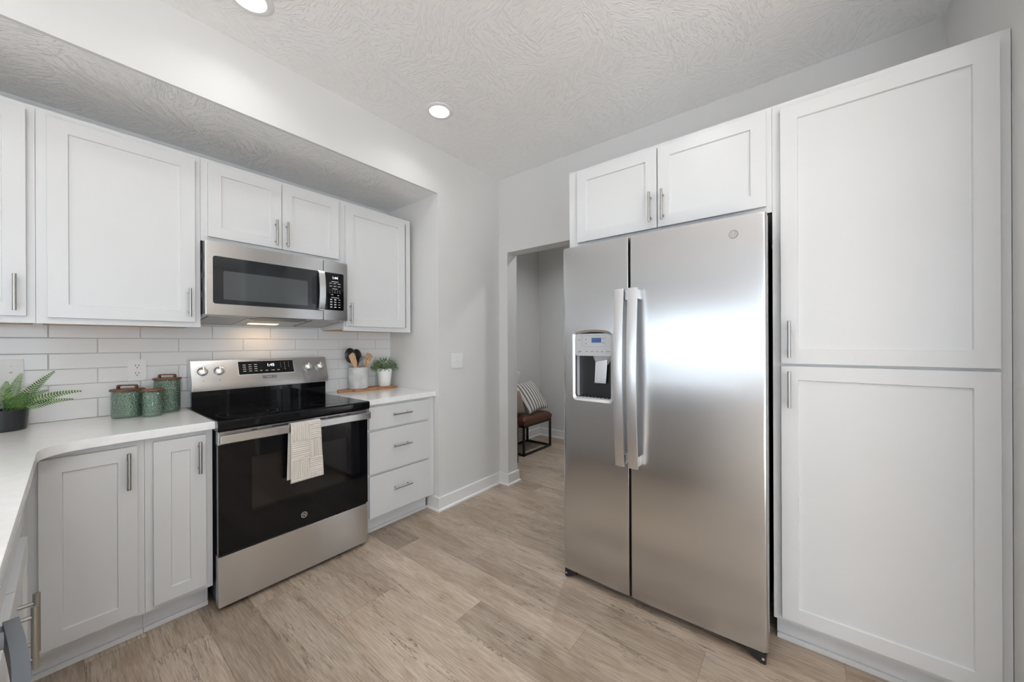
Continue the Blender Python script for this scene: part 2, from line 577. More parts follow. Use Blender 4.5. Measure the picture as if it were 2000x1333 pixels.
quad(WEST, HX1, SOUTH, NORTH, -0.0008, 1)
PW, PL = 0.1765, 1.22
ends = {0: -0.855, 1: -1.303, -1: -1.58, -2: -1.148, -3: -1.148, -4: -0.74, 2: -0.62, 3: -1.75, -5: -1.35}
darks = {(0, -0.855): 0.12, (1, -1.303 - PL): 0.42, (-1, -1.58 - PL): 0.36, (-3, -1.148): 0.75, (-4, -0.74 - PL): 0.55, (-5, -1.35): 0.30, (-6, 0): 0.4}
rnd = random.Random(3)
k0 = int(math.floor((WEST - 0.829) / PW)); k1 = int(math.ceil((HX1 - 0.829) / PW))
for k in range(k0, k1 + 1):
    xa = max(WEST, 0.829 + k * PW); xb = min(HX1, 0.829 + (k + 1) * PW)
    if xb - xa < 0.002:
        continue
    e = ends.get(k, -rnd.random() * PL)
    y = e - PL * 6
    while y < (NORTH if xa < -1.16 else HY1 + 0.2):
        ya, yb = max(y, SOUTH), min(y + PL, NORTH if xa < -1.16 else HY1 + 0.2)
        if yb > ya + 0.002:
            t = min(1, max(0, rnd.gauss(0.62, 0.17)))
            for (kk, yy), v in darks.items():
                if kk == k and abs(yy - y) < 0.01:
                    t = v
            quad(xa + 0.0005, xb - 0.0005, ya + 0.0005, yb - 0.0005, 0.0, 0, (t, rnd.random(), rnd.random(), 1))
        y += PL
floor = structure('floor', bm, [PLANK, SEAM])

T = 0.15
bm = newbox(WEST, HX1 + T, SOUTH, NORTH + T, CEIL, CEIL + 0.1)
structure('ceiling', bm, PLASTER)
# north side: tiled wall, soffit over the alcove, flush block to the right and to the left of it
structure('wall_range', newbox(-1.16, XA, YB + 0.012, YB + 0.15, 0, ZS), WALL)
bm = bmesh.new()
box(bm, -1.16, XA, Y2, YB + 0.15, ZS + 0.012, CEIL)
box(bm, -1.16, XA, Y2, Y2 + 0.02, ZS, ZS + 0.012)
bmesh.ops.remove_doubles(bm, verts=bm.verts, dist=1e-5)
structure('wall_soffit', bm, WALL)
structure('ceiling_alcove', newbox(-1.16, XA, Y2 + 0.02, YB + 0.012, ZS, ZS + 0.012), PLASTER_COARSE)
bm = bmesh.new()
prism(bm, [(XA, Y2), (XB, Y2), (XB, -0.748), (HX0, -0.748), (HX0, YB + 0.15), (XA, YB + 0.15)], 'z', 0, CEIL)
structure('wall_north', bm, WALL)
structure('wall_peninsula', newbox(-1.28, -1.16, Y2, NORTH, 0, CEIL), WALL)
structure('wall_living_north', newbox(WEST, -1.16, NORTH, NORTH + 0.15, 0, CEIL), WALL)
# fridge wall with the opening to the hallway
YO = -1.70
bm = bmesh.new()
box(bm, XB, HX0, YO, -0.748, 2.103, CEIL)
box(bm, XB, HX0, SOUTH, YO, 0, CEIL)
structure('wall_east', bm, WALL)
structure('wall_return', newbox(0.98, XB, YE - 0.13, YE, 0, CEIL), WALL)
# hallway
structure('wall_hall_north', newbox(HX0, HX1 + T, HY1, HY1 + T, 0, CEIL), WALL)
structure('wall_hall_east', newbox(HX1, HX1 + T, SOUTH, HY1, 0, CEIL), WALL)
# far side of the living space, with windows
bm = bmesh.new()
box(bm, WEST - T, WEST, SOUTH, -6.3, 0, CEIL)
box(bm, WEST - T, WEST, -3.4, -3.0, 0, CEIL)
box(bm, WEST - T, WEST, 0.7, NORTH + T, 0, CEIL)
for a, b, z0, z1 in ((-6.3, -3.4, 0.6, 2.5), (-3.0, 0.7, 0.8, 1.9)):
    box(bm, WEST - T, WEST, a, b, 0, z0); box(bm, WEST - T, WEST, a, b, z1, CEIL)
structure('wall_west', bm, WALL)
bm = bmesh.new()
box(bm, WEST, -3.7, SOUTH - T, SOUTH, 0, CEIL); box(bm, -0.4, HX1 + T, SOUTH - T, SOUTH, 0, CEIL); box(bm, -3.7, -0.4, SOUTH - T, SOUTH, 2.4, CEIL)
structure('wall_south', bm, WALL)


def window_frame(name, axis, at, a0, a1, z0, z1, n):
    bm = bmesh.new()
    t = 0.05
    segs = [(a0, a1, z0, z0 + t), (a0, a1, z1 - t, z1)] + [(a0 + (a1 - a0 - t) * k / n, a0 + (a1 - a0 - t) * k / n + t, z0 + t, z1 - t) for k in range(n + 1)]
    for p, q, r, s in segs:
        if axis == 'x':
            box(bm, at - 0.1, at - 0.05, p, q, r, s)
        else:
            box(bm, p, q, at - 0.1, at - 0.05, r, s)
    return structure(name, bm, TRIM)


window_frame('window_1', 'x', WEST, -3.0, 0.7, 0.8, 1.9, 3)
window_frame('window_2', 'x', WEST, -6.3, -3.4, 0.6, 2.5, 3)
window_frame('window_3', 'y', SOUTH, -3.7, -0.4, 0.0, 2.4, 3)


# baseboards with shoe moulding
def baseboard(name, pts):
    """polyline on the floor; the room lies to the left of the walking direction"""
    bm = bmesh.new()
    prof = [(0, 0), (0.026, 0), (0.024, 0.012), (0.015, 0.018), (0.013, 0.098), (0.010, 0.102), (0, 0.102)]
    P = [Vector((x, y, 0)) for x, y in pts]
    rings = []
    for i, p in enumerate(P):
        d0 = (P[i] - P[i - 1]).normalized() if i > 0 else None
        d1 = (P[i + 1] - P[i]).normalized() if i < len(P) - 1 else None
        n0 = Vector((-d0.y, d0.x, 0)) if d0 else None
        n1 = Vector((-d1.y, d1.x, 0)) if d1 else None
        if n0 is None: m = n1
        elif n1 is None: m = n0
        else:
            m = (n0 + n1); m = m / (1 + n0.dot(n1))
        rings.append([bm.verts.new(p + m * a + Vector((0, 0, b))) for a, b in prof])
    for A, B in zip(rings, rings[1:]):
        for k in range(len(prof) - 1):
            bm.faces.new((A[k], B[k], B[k + 1], A[k + 1]))
    bm.faces.new(rings[0]); bm.faces.new(list(reversed(rings[-1])))
    return structure(name, bm, TRIM, 25)


baseboard('baseboard_north', [(HX0 + 0.0, -0.5), (HX0, -0.748), (XB, -0.748), (XB, Y2), (XA, Y2), (XA, -0.52)])
baseboard('baseboard_hall_east', [(HX1, -2.6), (HX1, HY1), (HX0 + 0.03, HY1)])

# subway tile
bm = bmesh.new()
box(bm, -1.16, XA, YB + 0.003, YB + 0.012, 0.914, 1.47)
for f in bm.faces:
    f.material_index = 1
TW, TH, G = 0.308, 0.0765, 0.0035
z = 1.241 - 4 * TH
row = 1
while z < 1.47:
    x = (-0.031 if row % 2 else -0.186) - 4 * TW
    while x < XA:
        a, b = max(x + G / 2, -1.16), min(x + TW - G / 2, XA)
        z0, z1 = (0.9145 if row == 1 else z + G / 2), min(z + TH - G / 2, 1.47)
        if b - a > 0.01 and z1 - z0 > 0.004:
            vs = box(bm, a, b, YB - 0.002, YB + 0.005, z0, z1, 0.0022, 2)
        x += TW
    z += TH
    row += 1
structure('wall_backsplash', bm, [TILE, GROUT])

# ------------------------------------------------------------------ cabinets


def shaker(axis, a0, a1, z0, z1, front, t=0.019, rail=0.056, rec=0.008, slab=False):
    """a door in the plane y=front (axis 'y', facing -y) or x=front (axis 'x', facing -x)"""
    bm = bmesh.new()
    vs = [bm.verts.new((a, d, z)) for d in (0, t) for z in (z0, z1) for a in (a0, a1)]
    F = [(0, 1, 3, 2), (4, 6, 7, 5), (0, 4, 5, 1), (2, 3, 7, 6), (0, 2, 6, 4), (1, 5, 7, 3)]
    fs = [bm.faces.new([vs[i] for i in f]) for f in F]
    bm.normal_update()
    if not slab:
        f = fs[0]
        bmesh.ops.inset_region(bm, faces=[f], thickness=rail, use_even_offset=True)
        r = bmesh.ops.extrude_discrete_faces(bm, faces=[f])
        inner = r['faces'][0]
        bmesh.ops.translate(bm, verts=inner.verts, vec=(0, rec, 0))
        for v in inner.verts:
            v.co.x += 0.0028 if v.co.x < (a0 + a1) / 2 else -0.0028
            v.co.z += 0.0028 if v.co.z < (z0 + z1) / 2 else -0.0028
    outer = [e for e in bm.edges if all(min(abs(v.co.x - a0), abs(v.co.x - a1)) < 1e-6 and min(abs(v.co.z - z0), abs(v.co.z - z1)) < 1e-6 for v in e.verts) or (
        all(abs(v.co.y) < 1e-6 for v in e.verts) and (all(abs(v.co.x - a0) < 1e-6 for v in e.verts) or all(abs(v.co.x - a1) < 1e-6 for v in e.verts)
        or all(abs(v.co.z - z0) < 1e-6 for v in e.verts) or all(abs(v.co.z - z1) < 1e-6 for v in e.verts)))]
    bmesh.ops.bevel(bm, geom=outer, offset=0.0016, segments=2, profile=0.5, affect='EDGES')
    if axis == 'y':
        bm.transform(Matrix.Translation((0, front, 0)))
    elif axis == 'x':      # a -> y, facing -x
        bm.transform(Matrix(((0, 1, 0, front), (1, 0, 0, 0), (0, 0, 1, 0), (0, 0, 0, 1))))
    else:                  # facing +x
        bm.transform(Matrix(((0, -1, 0, front), (1, 0, 0, 0), (0, 0, 1, 0), (0, 0, 0, 1))))
    return bm


def bar_pull(p0, p1, out, post=0.031, r=0.0058):
    """bar handle from p0 to p1 (points on the bar axis); posts go back against `out`"""
    bm = bmesh.new()
    p0 = Vector(p0); p1 = Vector(p1); out = Vector(out)
    tube(bm, [p0, p0 + (p1 - p0) * 0.004, p1 - (p1 - p0) * 0.004, p1], [r * 0.85, r, r, r * 0.85], 14)
    for t in (0.16, 0.84):
        q = p0.lerp(p1, t)
        tube(bm, [q, q - out * post], r * 0.75, 10)
    return bm


def face_frame(axis, a0, a1, z0, z1, front, stiles, rails, t=0.019):
    """flat frame with openings: stiles = list of (a0,a1), rails = list of (z0,z1)"""
    bm = bmesh.new()
    def b(p, q, r, s, e=0.0):
        if axis == 'y': box(bm, p, q, front + e, front + t, r, s)
        elif axis == 'x': box(bm, front + e, front + t, p, q, r, s)
        else: box(bm, front - t, front - e, p, q, r, s)
    for p, q in stiles:
        b(p, q, z0, z1)
    for r, s in rails:
        b(a0 + 0.001, a1 - 0.001, r, s, 0.0002)
    return bm


FU = -0.347   # face of wall cabinets
DU = FU - 0.0195
ZU0, ZU1 = 1.373, 2.271


def wall_cabinet(name, label, x0, x1, z0, z1, doors, group='upper cabinets over the range counter'):
    t = Thing(name, label, 'cabinet', (x0, YB, z0), group)
    bm = bmesh.new()
    y0 = FU + 0.019
    box(bm, x0, x1, y0, YB - 0.003, z0 + 0.012, z1)
    t.part('cabinet_box', bm, WHITE)
    t.part('bottom_panel', newbox(x0 + 0.015, x1 - 0.015, y0, YB - 0.003, z0 + 0.006, z0 + 0.012), RAWWOOD, label='unpainted wood underside')
    t.part('face_frame', face_frame('y', x0, x1, z0, z1, FU, [(x0, x0 + 0.038), (x1 - 0.038, x1)], [(z0, z0 + 0.035), (z1 - 0.035, z1)]), WHITE)
    for (a, b, c, d, hx, hz0, hz1) in doors:
        dr = t.part('door', shaker('y', a, b, c, d, DU), WHITE)
        t.part('handle', bar_pull((hx, DU - 0.033, hz0), (hx, DU - 0.033, hz1), (0, -1, 0)), NICKEL, dr, label='brushed nickel bar handle')
    return t


wall_cabinet('wall_cabinet', 'tall white upper cabinet in the far left corner, cut off by the photo edge', -1.158, -0.5245, ZU0, ZU1, [(-0.95, -0.547, 1.401, 2.243, -0.574, 1.421, 1.566)])
wall_cabinet('wall_cabinet', 'large white single-door upper cabinet above the green glass canisters', -0.5235, -0.001, ZU0, ZU1, [(-0.495, -0.0245, 1.399, 2.243, -0.050, 1.424, 1.569)])
wall_cabinet('wall_cabinet', 'short white two-door upper cabinet directly above the microwave', 0.0, 0.7575, 1.832, ZU1, [(0.028, 0.3755, 1.857, 2.252, 0.3405, 1.871, 2.020), (0.3785, 0.7205, 1.857, 2.252, 0.3985, 1.871, 2.020)])
wall_cabinet('wall_cabinet', 'white single-door upper cabinet right of the microwave, above the utensil crock', 0.7585, 1.303, ZU0, ZU1, [(0.767, 1.2425, 1.407, 2.243, 0.794, 1.424, 1.566)])

FBASE = -0.588
DB = FBASE - 0.0195
CT0, CT1 = 0.878, 0.914


def base_box(t, x0, x1, toe_x0=None, toe_x1=None):
    t.part('cabinet_box', newbox(x0, x1, FBASE + 0.019, YB - 0.003 if x0 > -0.6 else YB - 0.003, 0.114, CT0 - 0.002), WHITE)
    a, b = (x0 if toe_x0 is None else toe_x0), (x1 if toe_x1 is None else toe_x1)
    bm = newbox(a, b, -0.520, -0.500, 0, 0.114)
    box(bm, a, b, -0.533, -0.520, 0.0, 0.022, 0.003)
    t.part('toe_kick', bm, WHITE)


g = 'base cabinets along the range wall'
t = Thing('base_cabinet', 'white corner base cabinet with one wide shaker door below the counter bend', 'cabinet', (-0.52, FBASE, 0), g)
base_box(t, -1.15, -0.2375)
t.part('face_frame', face_frame('y', -0.56, -0.2375, 0.114, CT0 - 0.002, FBASE, [(-0.56, -0.50), (-0.275, -0.2375)], [(0.114, 0.15), (0.835, CT0 - 0.002)]), WHITE)
d = t.part('door', shaker('y', -0.517, -0.2602, 0.133, 0.850, DB), WHITE)
t.part('handle', bar_pull((-0.2875, DB - 0.033, 0.677), (-0.2875, DB - 0.033, 0.830), (0, -1, 0), r=0.0066), NICKEL, d, label='brushed nickel bar handle')
t = Thing('base_cabinet', 'narrow white base cabinet with a slim shaker door left of the range', 'cabinet', (-0.2365, FBASE, 0), g)
base_box(t, -0.2365, -0.006, toe_x1=-0.012)
t.part('face_frame', face_frame('y', -0.2365, -0.006, 0.114, CT0 - 0.002, FBASE, [(-0.2365, -0.2), (-0.044, -0.006)], [(0.114, 0.15), (0.835, CT0 - 0.002)]), WHITE)
d = t.part('door', shaker('y', -0.2115, -0.0330, 0.137, 0.8545, DB), WHITE)
t.part('handle', bar_pull((-0.060, DB - 0.033, 0.681), (-0.060, DB - 0.033, 0.829), (0, -1, 0), r=0.0066), NICKEL, d, label='brushed nickel bar handle')
t = Thing('base_cabinet', 'white base cabinet with a stack of three drawers right of the range', 'cabinet', (0.768, FBASE, 0), g)
base_box(t, 0.768, 1.3385, toe_x1=1.3135)
t.part('face_frame', face_frame('y', 0.768, 1.3385, 0.114, CT0 - 0.002, FBASE, [(0.768, 0.80), (1.25, 1.3385)], [(0.114, 0.15), (0.395, 0.415), (0.69, 0.712), (0.845, CT0 - 0.002)]), WHITE)
for z0, z1, hz in ((0.712, 0.861, 0.7955), (0.417, 0.697, 0.5755), (0.129, 0.402, 0.2845)):
    d = t.part('drawer', shaker('y', 0.7965, 1.2815, z0, z1, DB, slab=True), WHITE)
    t.part('handle', bar_pull((0.9585, DB - 0.033, hz), (1.1085, DB - 0.033, hz), (0, -1, 0), r=0.0052), NICKEL, d, label='brushed nickel bar handle')

# counters
YC = -0.628
bm = bmesh.new()
ol = [(-0.004, YB - 0.0025), (-0.004, YC), (-0.33, YC - 0.008)]
cx, cy, rad = -0.33, -0.84, 0.0
a, b, c = Vector((-0.36, YC - 0.010)), Vector((-0.514, YC - 0.012)), Vector((-0.5165, -0.79))
for k in range(13):
    s = k / 12
    p = (1 - s) ** 2 * a + 2 * s * (1 - s) * b + s * s * c
    ol.append((p.x, p.y))
ol += [(-0.536, -1.745), (-0.548, -2.62), (-1.42, -2.62), (-1.42, -0.655), (-1.156, -0.655), (-1.156, YB - 0.0025)]
prism(bm, ol, 'z', CT0, CT1, 0.003)
o = finish(bm, 'countertop', QUARTZ)
tagged(o, 'long white quartz countertop turning the corner under the fern and canisters', 'countertop')
o = finish(newbox(0.762, 1.341, YC + 0.012, YB - 0.0025, CT0, CT1, 0.003), 'countertop', QUARTZ)
tagged(o, 'short white quartz countertop right of the range under the cutting board', 'countertop')

# peninsula run, seen almost edge-on at the left
PR = -0.0184
t = Thing('sink_base_cabinet', 'white sink base cabinet with two tall doors at the lower left edge', 'cabinet', (-0.55, -0.80, 0))
t.o.rotation_euler.z = PR
FX = -0.551
t.part('cabinet_box', newbox(-1.12, FX - 0.019, -1.735, -0.80, 0.114, CT0 - 0.004), WHITE)
t.part('toe_kick', newbox(-0.68, -0.63, -1.735, -0.80, 0, 0.114), WHITE)
t.part('face_frame', face_frame('+x', -1.735, -0.80, 0.114, CT0 - 0.004, FX, [(-1.735, -1.69), (-0.90, -0.80)], [(0.114, 0.15), (0.665, 0.70), (0.845, CT0 - 0.004)]), WHITE)
t.part('false_front', shaker('+x', -1.71, -0.868, 0.695, 0.85, FX + 0.009, t=0.009, slab=True), WHITE)
for (a, b, hy) in ((-1.288, -0.868, -1.252), (-1.712, -1.292, -1.328)):
    d = t.part('door', shaker('+x', a, b, 0.137, 0.667, FX + 0.0195), WHITE)
    t.part('handle', bar_pull((FX + 0.0195 + 0.030, hy, 0.475), (FX + 0.0195 + 0.030, hy, 0.630), (1, 0, 0), r=0.0066), NICKEL, d, label='brushed nickel bar handle')
t = Thing('corner_filler', 'narrow white corner filler panel between the two base cabinet runs', 'filler panel', (-0.55, -0.62, 0))
bm = newbox(-0.57, -0.545, -0.785, -0.6285, 0.114, CT0 - 0.004)
t.part('panel', bm, WHITE)

t = Thing('dishwasher', 'stainless dishwasher with an arched grey handle at the bottom left corner', 'dishwasher', (-0.55, -1.75, 0))
t.o.rotation_euler.z = 0.0
DX = -0.552
t.part('body', newbox(-1.12, DX - 0.03, -2.345, -1.752, 0.10, CT0 - 0.006), DARKSTEEL)
t.part('toe_kick', newbox(-0.66, -0.63, -2.345, -1.752, 0, 0.10), BLACKPLASTIC)
dr = t.part('door', newbox(DX - 0.03, DX, -2.345, -1.752, 0.105, CT0 - 0.012, 0.004), STEEL)
bm = bmesh.new()
ys = [-1.815 - 0.47 * k / 24 for k in range(25)]
xs = []
for k in range(25):
    s = k / 24
    xs.append(DX + 0.034 + 0.017 * math.sin(PI * s))
ringv = []
for x, y in zip(xs, ys):
    ringv.append([bm.verts.new((x + dx, y, z)) for dx, z in ((0, 0.832), (0.0, 0.792), (-0.016, 0.792), (-0.016, 0.832))])
for A, B in zip(ringv, ringv[1:]):
    for k in range(4):
        bm.faces.new((A[k], B[k], B[(k + 1) % 4], A[(k + 1) % 4]))
bm.faces.new(ringv[0]); bm.faces.new(ringv[-1])
for y in (-1.826, -2.274):
    box(bm, DX - 0.001, DX + 0.03, y - 0.012, y + 0.011, 0.797, 0.827, 0.003)
DWH = mat('dark_stainless', (0.20, 0.215, 0.24), 0.36, 0.8)
t.part('handle', bm, DWH, dr, label='dark grey arched bar handle')

# fridge wall cabinets
XF, XD = 1.405, 1.3855
ZT = 2.284
t = Thing('pantry_cabinet', 'tall white pantry cabinet with two stacked doors right of the fridge', 'cabinet', (XF, YE, 0))
PY0, PY1 = -3.369, -2.744
t.part('cabinet_box', newbox(XF + 0.019, XB - 0.002, PY0, PY1, 0.114, ZT), WHITE)
t.part('face_frame', face_frame('x', PY0, PY1, 0.114, ZT, XF, [(PY0, PY0 + 0.045), (PY1 - 0.045, PY1)], [(0.114, 0.15), (1.16, 1.22), (ZT - 0.045, ZT)]), WHITE)
bm = newbox(XF + 0.062, XF + 0.08, PY0, PY1 - 0.008, 0, 0.114)
box(bm, XF + 0.049, XF + 0.062, PY0, PY1 - 0.008, 0, 0.022, 0.003)
t.part('toe_kick', bm, WHITE)
for z0, z1, h0, h1 in ((1.1925, 2.252, 1.217, 1.368), (0.134, 1.1825, 1.014, 1.163)):
    d = t.part('door', shaker('x', -3.343, -2.772, z0, z1, XD), WHITE)
    t.part('handle', bar_pull((XD - 0.033, -2.800, h0), (XD - 0.033, -2.800, h1), (-1, 0, 0)), NICKEL, d, label='brushed nickel bar handle')
t = Thing('wall_cabinet', 'white two-door cabinet bridging over the top of the fridge', 'cabinet', (XF, -2.743, 1.835))
OY0, OY1 = -2.743, -1.762
t.part('cabinet_box', newbox(XF + 0.019, XB - 0.002, OY0, OY1, 1.835, ZT), WHITE)
t.part('face_frame', face_frame('x', OY0, OY1, 1.835, ZT, XF, [(OY0, OY0 + 0.03), (OY1 - 0.07, OY1)], [(1.835, 1.88), (ZT - 0.045, ZT)]), WHITE)
for a, b, hy in ((-2.270, -1.8215, -2.242), (-2.7235, -2.2745, -2.302)):
    d = t.part('door', shaker('x', a, b, 1.860, 2.262, XD), WHITE)
    t.part('handle', bar_pull((XD - 0.033, hy, 1.886), (XD - 0.033, hy, 2.036), (-1, 0, 0)), NICKEL, d, label='brushed nickel bar handle')

# ------------------------------------------------------------------ refrigerator
t = Thing('refrigerator', 'large stainless side-by-side refrigerator with ice and water dispenser', 'refrigerator', (1.65, -2.265, 0))
FY0, FY1, FM = -2.733, -1.803, -2.182
FZ0, FZ1 = 0.048, 1.799
XFR = 1.242
t.part('body', newbox(1.335, 2.0, FY0 + 0.012, FY1 - 0.012, 0.03, 1.775, 0.004), DARKSTEEL, label='dark grey cabinet sides')
t.part('base_grille', newbox(1.30, 1.335, FY0 + 0.02, FY1 - 0.02, 0.012, 0.10), BLACKPLASTIC)


def front_x(y):   # gently bowed door fronts
    s = (y - (FY0 + FY1) / 2) / ((FY1 - FY0) / 2)
    return XFR + 0.010 * s * s


def fridge_door(y0, y1, hole=None):
    bm = bmesh.new()
    r = 0.014
    n = 14
    pts = []
    for k in range(n + 1):
        y = y0 + (y1 - y0) * k / n
        e = min(y - y0, y1 - y)
        x = front_x(y)
        pts.append((x, y))
    # rounded outer corners, crisper where the doors meet
    r0, r1 = (r if y0 == FY0 else 0.004), (r if y1 == FY1 else 0.004)
    head = [(front_x(y0) + r0 - r0 * math.sin(a), y0 + r0 - r0 * math.cos(a)) for a in [PI / 2 * k / 5 for k in range(6)]]
    tail = [(front_x(y1) + r1 - r1 * math.cos(a), y1 - r1 + r1 * math.sin(a)) for a in [PI / 2 * k / 5 for k in range(6)]]
    ol = head + [p for p in pts if y0 + r * 1.2 < p[1] < y1 - r * 1.2] + tail + [(1.328, y1), (1.328, y0)]
    prism(bm, ol, 'z', FZ0, FZ1, 0.004)
    return bm


def boolean_cut(o, cutters):
    """subtract solids from an object's mesh"""
    for md in list(o.modifiers):
        o.modifiers.remove(md)
    for cb in cutters:
        me = bpy.data.meshes.new('cut')
        bmesh.ops.recalc_face_normals(cb, faces=cb.faces)
        cb.to_mesh(me); cb.free()
        co = bpy.data.objects.new('cut', me)
        COL.objects.link(co)
        co.parent = o.parent
        md = o.modifiers.new('cut', 'BOOLEAN')
        md.operation = 'DIFFERENCE'; md.object = co; md.solver = 'EXACT'
        bpy.context.view_layer.update()
        dg = bpy.context.evaluated_depsgraph_get()
        nm = bpy.data.meshes.new_from_object(o.evaluated_get(dg))
        o.modifiers.remove(md)
        old = o.data
        nm.name = old.name
        o.data = nm
        bpy.data.meshes.remove(old)
        bpy.data.objects.remove(co); bpy.data.meshes.remove(me)


DY0, DY1, DZ0, DZ1 = -2.098, -1.868, 0.976, 1.352


def disp_outline(m, arch):
    """dispenser outline, rounded below, arched above, shrunk by m"""
    y0, y1, z0, z1 = DY0 + m, DY1 - m, DZ0 + m, DZ1 - m
    r = 0.022
    pts = []
    for cy, cz, a in ((y0 + r, z0 + r, 180), (y1 - r, z0 + r, 270)):
        for k in range(6):
            q = math.radians(a + 90 * k / 5)
            pts.append((cy + r * math.cos(q), cz + r * math.sin(q)))
    n = 12
    for k in range(n + 1):
        s = k / n
        y = y1 + (y0 - y1) * s
        pts.append((y, z1 - arch + arch * (1 - (2 * s - 1) ** 2) ** 0.6))
    return pts


left = t.part('door', fridge_door(FM + 0.0055, FY1), FRIDGESTEEL)
cb = bmesh.new()
prism(cb, disp_outline(0.004, 0.022), 'x', 1.2, 1.316)
cb.transform(Matrix.Translation(-Vector(t.loc)))
boolean_cut(left, [cb])
right = t.part('door', fridge_door(FY0, FM - 0.0055), FRIDGESTEEL)
left.data.set_sharp_from_angle(angle=math.radians(30))
wm = left.modifiers.new('normals', 'WEIGHTED_NORMAL')
wm.keep_sharp = True
t.part('door_gasket', newbox(1.29, 1.334, FY0 + 0.01, FY1 - 0.01, FZ0 + 0.02, FZ1 - 0.03), BLACKPLASTIC)
# dispenser
bm = bmesh.new()
xo = front_x(-1.98)
A = disp_outline(0.0, 0.024); B = disp_outline(0.013, 0.020)
x_out = 1.2395
la = [bm.verts.new((front_x(p[0]) - 0.001, p[0], p[1])) for p in A]
lb = [bm.verts.new((front_x(p[0]) - 0.004, p[0] * 0.995 - 0.0099, p[1] * 0.995 + 0.0058)) for p in A]
lc = [bm.verts.new((front_x(p[0]) + 0.002, p[0], p[1])) for p in B]
ld = [bm.verts.new((front_x(p[0]) + 0.03, p[0], p[1])) for p in B]
nA = len(A)
for P_, Q_ in ((la, lb), (lb, lc), (lc, ld)):
    for k in range(nA):
        bm.faces.new((P_[k], P_[(k + 1) % nA], Q_[(k + 1) % nA], Q_[k]))
disp = t.part('dispenser_bezel', bm, SATIN, label='bright silver frame of the ice and water dispenser')
bm = bmesh.new()
B = disp_outline(0.010, 0.020)
p1 = [bm.verts.new((xo + 0.012, p[0], p[1])) for p in B]
p2 = [bm.verts.new((xo + 0.072, -1.983 + (p[0] + 1.983) * 0.86, 1.16 + (p[1] - 1.16) * 0.96)) for p in B]
for k in range(nA):
    bm.faces.new((p1[k], p1[(k + 1) % nA], p2[(k + 1) % nA], p2[k]))
bm.faces.new(list(reversed(p2)))
CAVITY = mat('dispenser_cavity', (0.66, 0.68, 0.72), 0.3, 0.3)
t.part('dispenser_cavity', bm, CAVITY, disp)
bm = bmesh.new()
PZ0, PZ1 = 1.214, 1.330
prism(bm, rrect(-2.087, -1.884, PZ0, PZ1, 0.006), 'x', xo + 0.004, xo + 0.06, 0.002)
SILVER = mat('silver_plastic', (0.52, 0.53, 0.545), 0.35, 0.4)
pan = t.part('control_panel', bm, SILVER, disp)
nrm = ((0, -1, 0), (0, 0, 1))
px = xo + 0.0035
bm = newbox(px - 0.0006, px + 0.001, -2.032, -1.978, 1.283, 1.308)
t.part('screen', bm, LCD, disp, label='small dark blue display')
bm = bmesh.new()
for y0, y1, z0, z1 in ((-2.052, -1.925, 1.3185, 1.3192), (-2.052, -1.925, 1.262, 1.2627), (-2.052, -2.0515, 1.262, 1.319), (-1.9255, -1.925, 1.262, 1.319)):
    box(bm, px - 0.0003, px + 0.0005, y0, y1, z0, z1)
for y, z in ((-1.945, 1.300), (-1.945, 1.278), (-2.043, 1.304), (-2.043, 1.281)):
    box(bm, px - 0.0004, px + 0.0005, y - 0.0025, y + 0.0025, z - 0.0025, z + 0.0025)
for y, wdt in ((-1.91, 0.008), (-1.95, 0.006), (-1.98, 0.009), (-2.008, 0.006), (-2.036, 0.006), (-2.068, 0.011)):
    box(bm, px - 0.0004, px + 0.0005, y - wdt, y + wdt, 1.236, 1.2385)
for z in (1.300, 1.235):
    box(bm, px - 0.0004, px + 0.0005, -1.912, -1.896, z - 0.0032, z - 0.001)
t.part('panel_print', bm, GREYPRINT, disp)
bm = bmesh.new()     # funnel and paddle
lathe(bm, [(0.058, 0.06), (0.05, 0.035), (0.036, 0.012), (0.03, 0.008)], (xo + 0.052, -2.020, 1.158), 24, 0.5, 1.0)
t.part('ice_chute', bm, CAVITY, disp)
bm = bmesh.new()
prism(bm, [(-1.990, 1.183), (-2.056, 1.195), (-2.048, 1.072), (-1.984, 1.072)], 'x', xo + 0.022, xo + 0.029, 0.002)
t.part('paddle', bm, SATIN, disp)
bm = newbox(xo + 0.002, xo + 0.07, -2.084, -1.888, 0.985, 0.996, 0.004)
t.part('drip_tray', bm, SILVER, disp)
bm = bmesh.new()
for k in range(9):
    y = -2.07 + k * 0.0205
    prism(bm, [(xo + 0.012, y), (xo + 0.012, y + 0.008), (xo + 0.062, y + 0.017), (xo + 0.062, y + 0.009)], 'z', 0.996, 1.000)
t.part('tray_grill', bm, BLACKPLASTIC, disp)


def fridge_handle(yc, door, flip):
    bm = bmesh.new()
    z0, z1 = 0.690, 1.540
    n = 22
    R = []
    for k in range(n + 1):
        s = k / n
        z = z0 + (z1 - z0) * s
        x = XFR - 0.050 - 0.026 * math.sin(PI * s)
        hw = 0.0225
        th = 0.016
        R.append([bm.verts.new(p) for p in ((x, yc - hw, z), (x - 0.003, yc, z), (x, yc + hw, z), (x + th, yc + hw * 0.9, z), (x + th, yc - hw * 0.9, z))])
    for A_, B_ in zip(R, R[1:]):
        for k in range(5):
            bm.faces.new((A_[k], B_[k], B_[(k + 1) % 5], A_[(k + 1) % 5]))
    bm.faces.new(R[0]); bm.faces.new(list(reversed(R[-1])))
    for za, zb in ((z0 + 0.003, z0 + 0.05), (z1 - 0.05, z1 - 0.003)):
        box(bm, XFR - 0.036, XFR + 0.006, yc - 0.016, yc + 0.016, za, zb, 0.003)
    t.part('handle', bm, SATIN, door, 25, label='flat bowed satin silver handle')


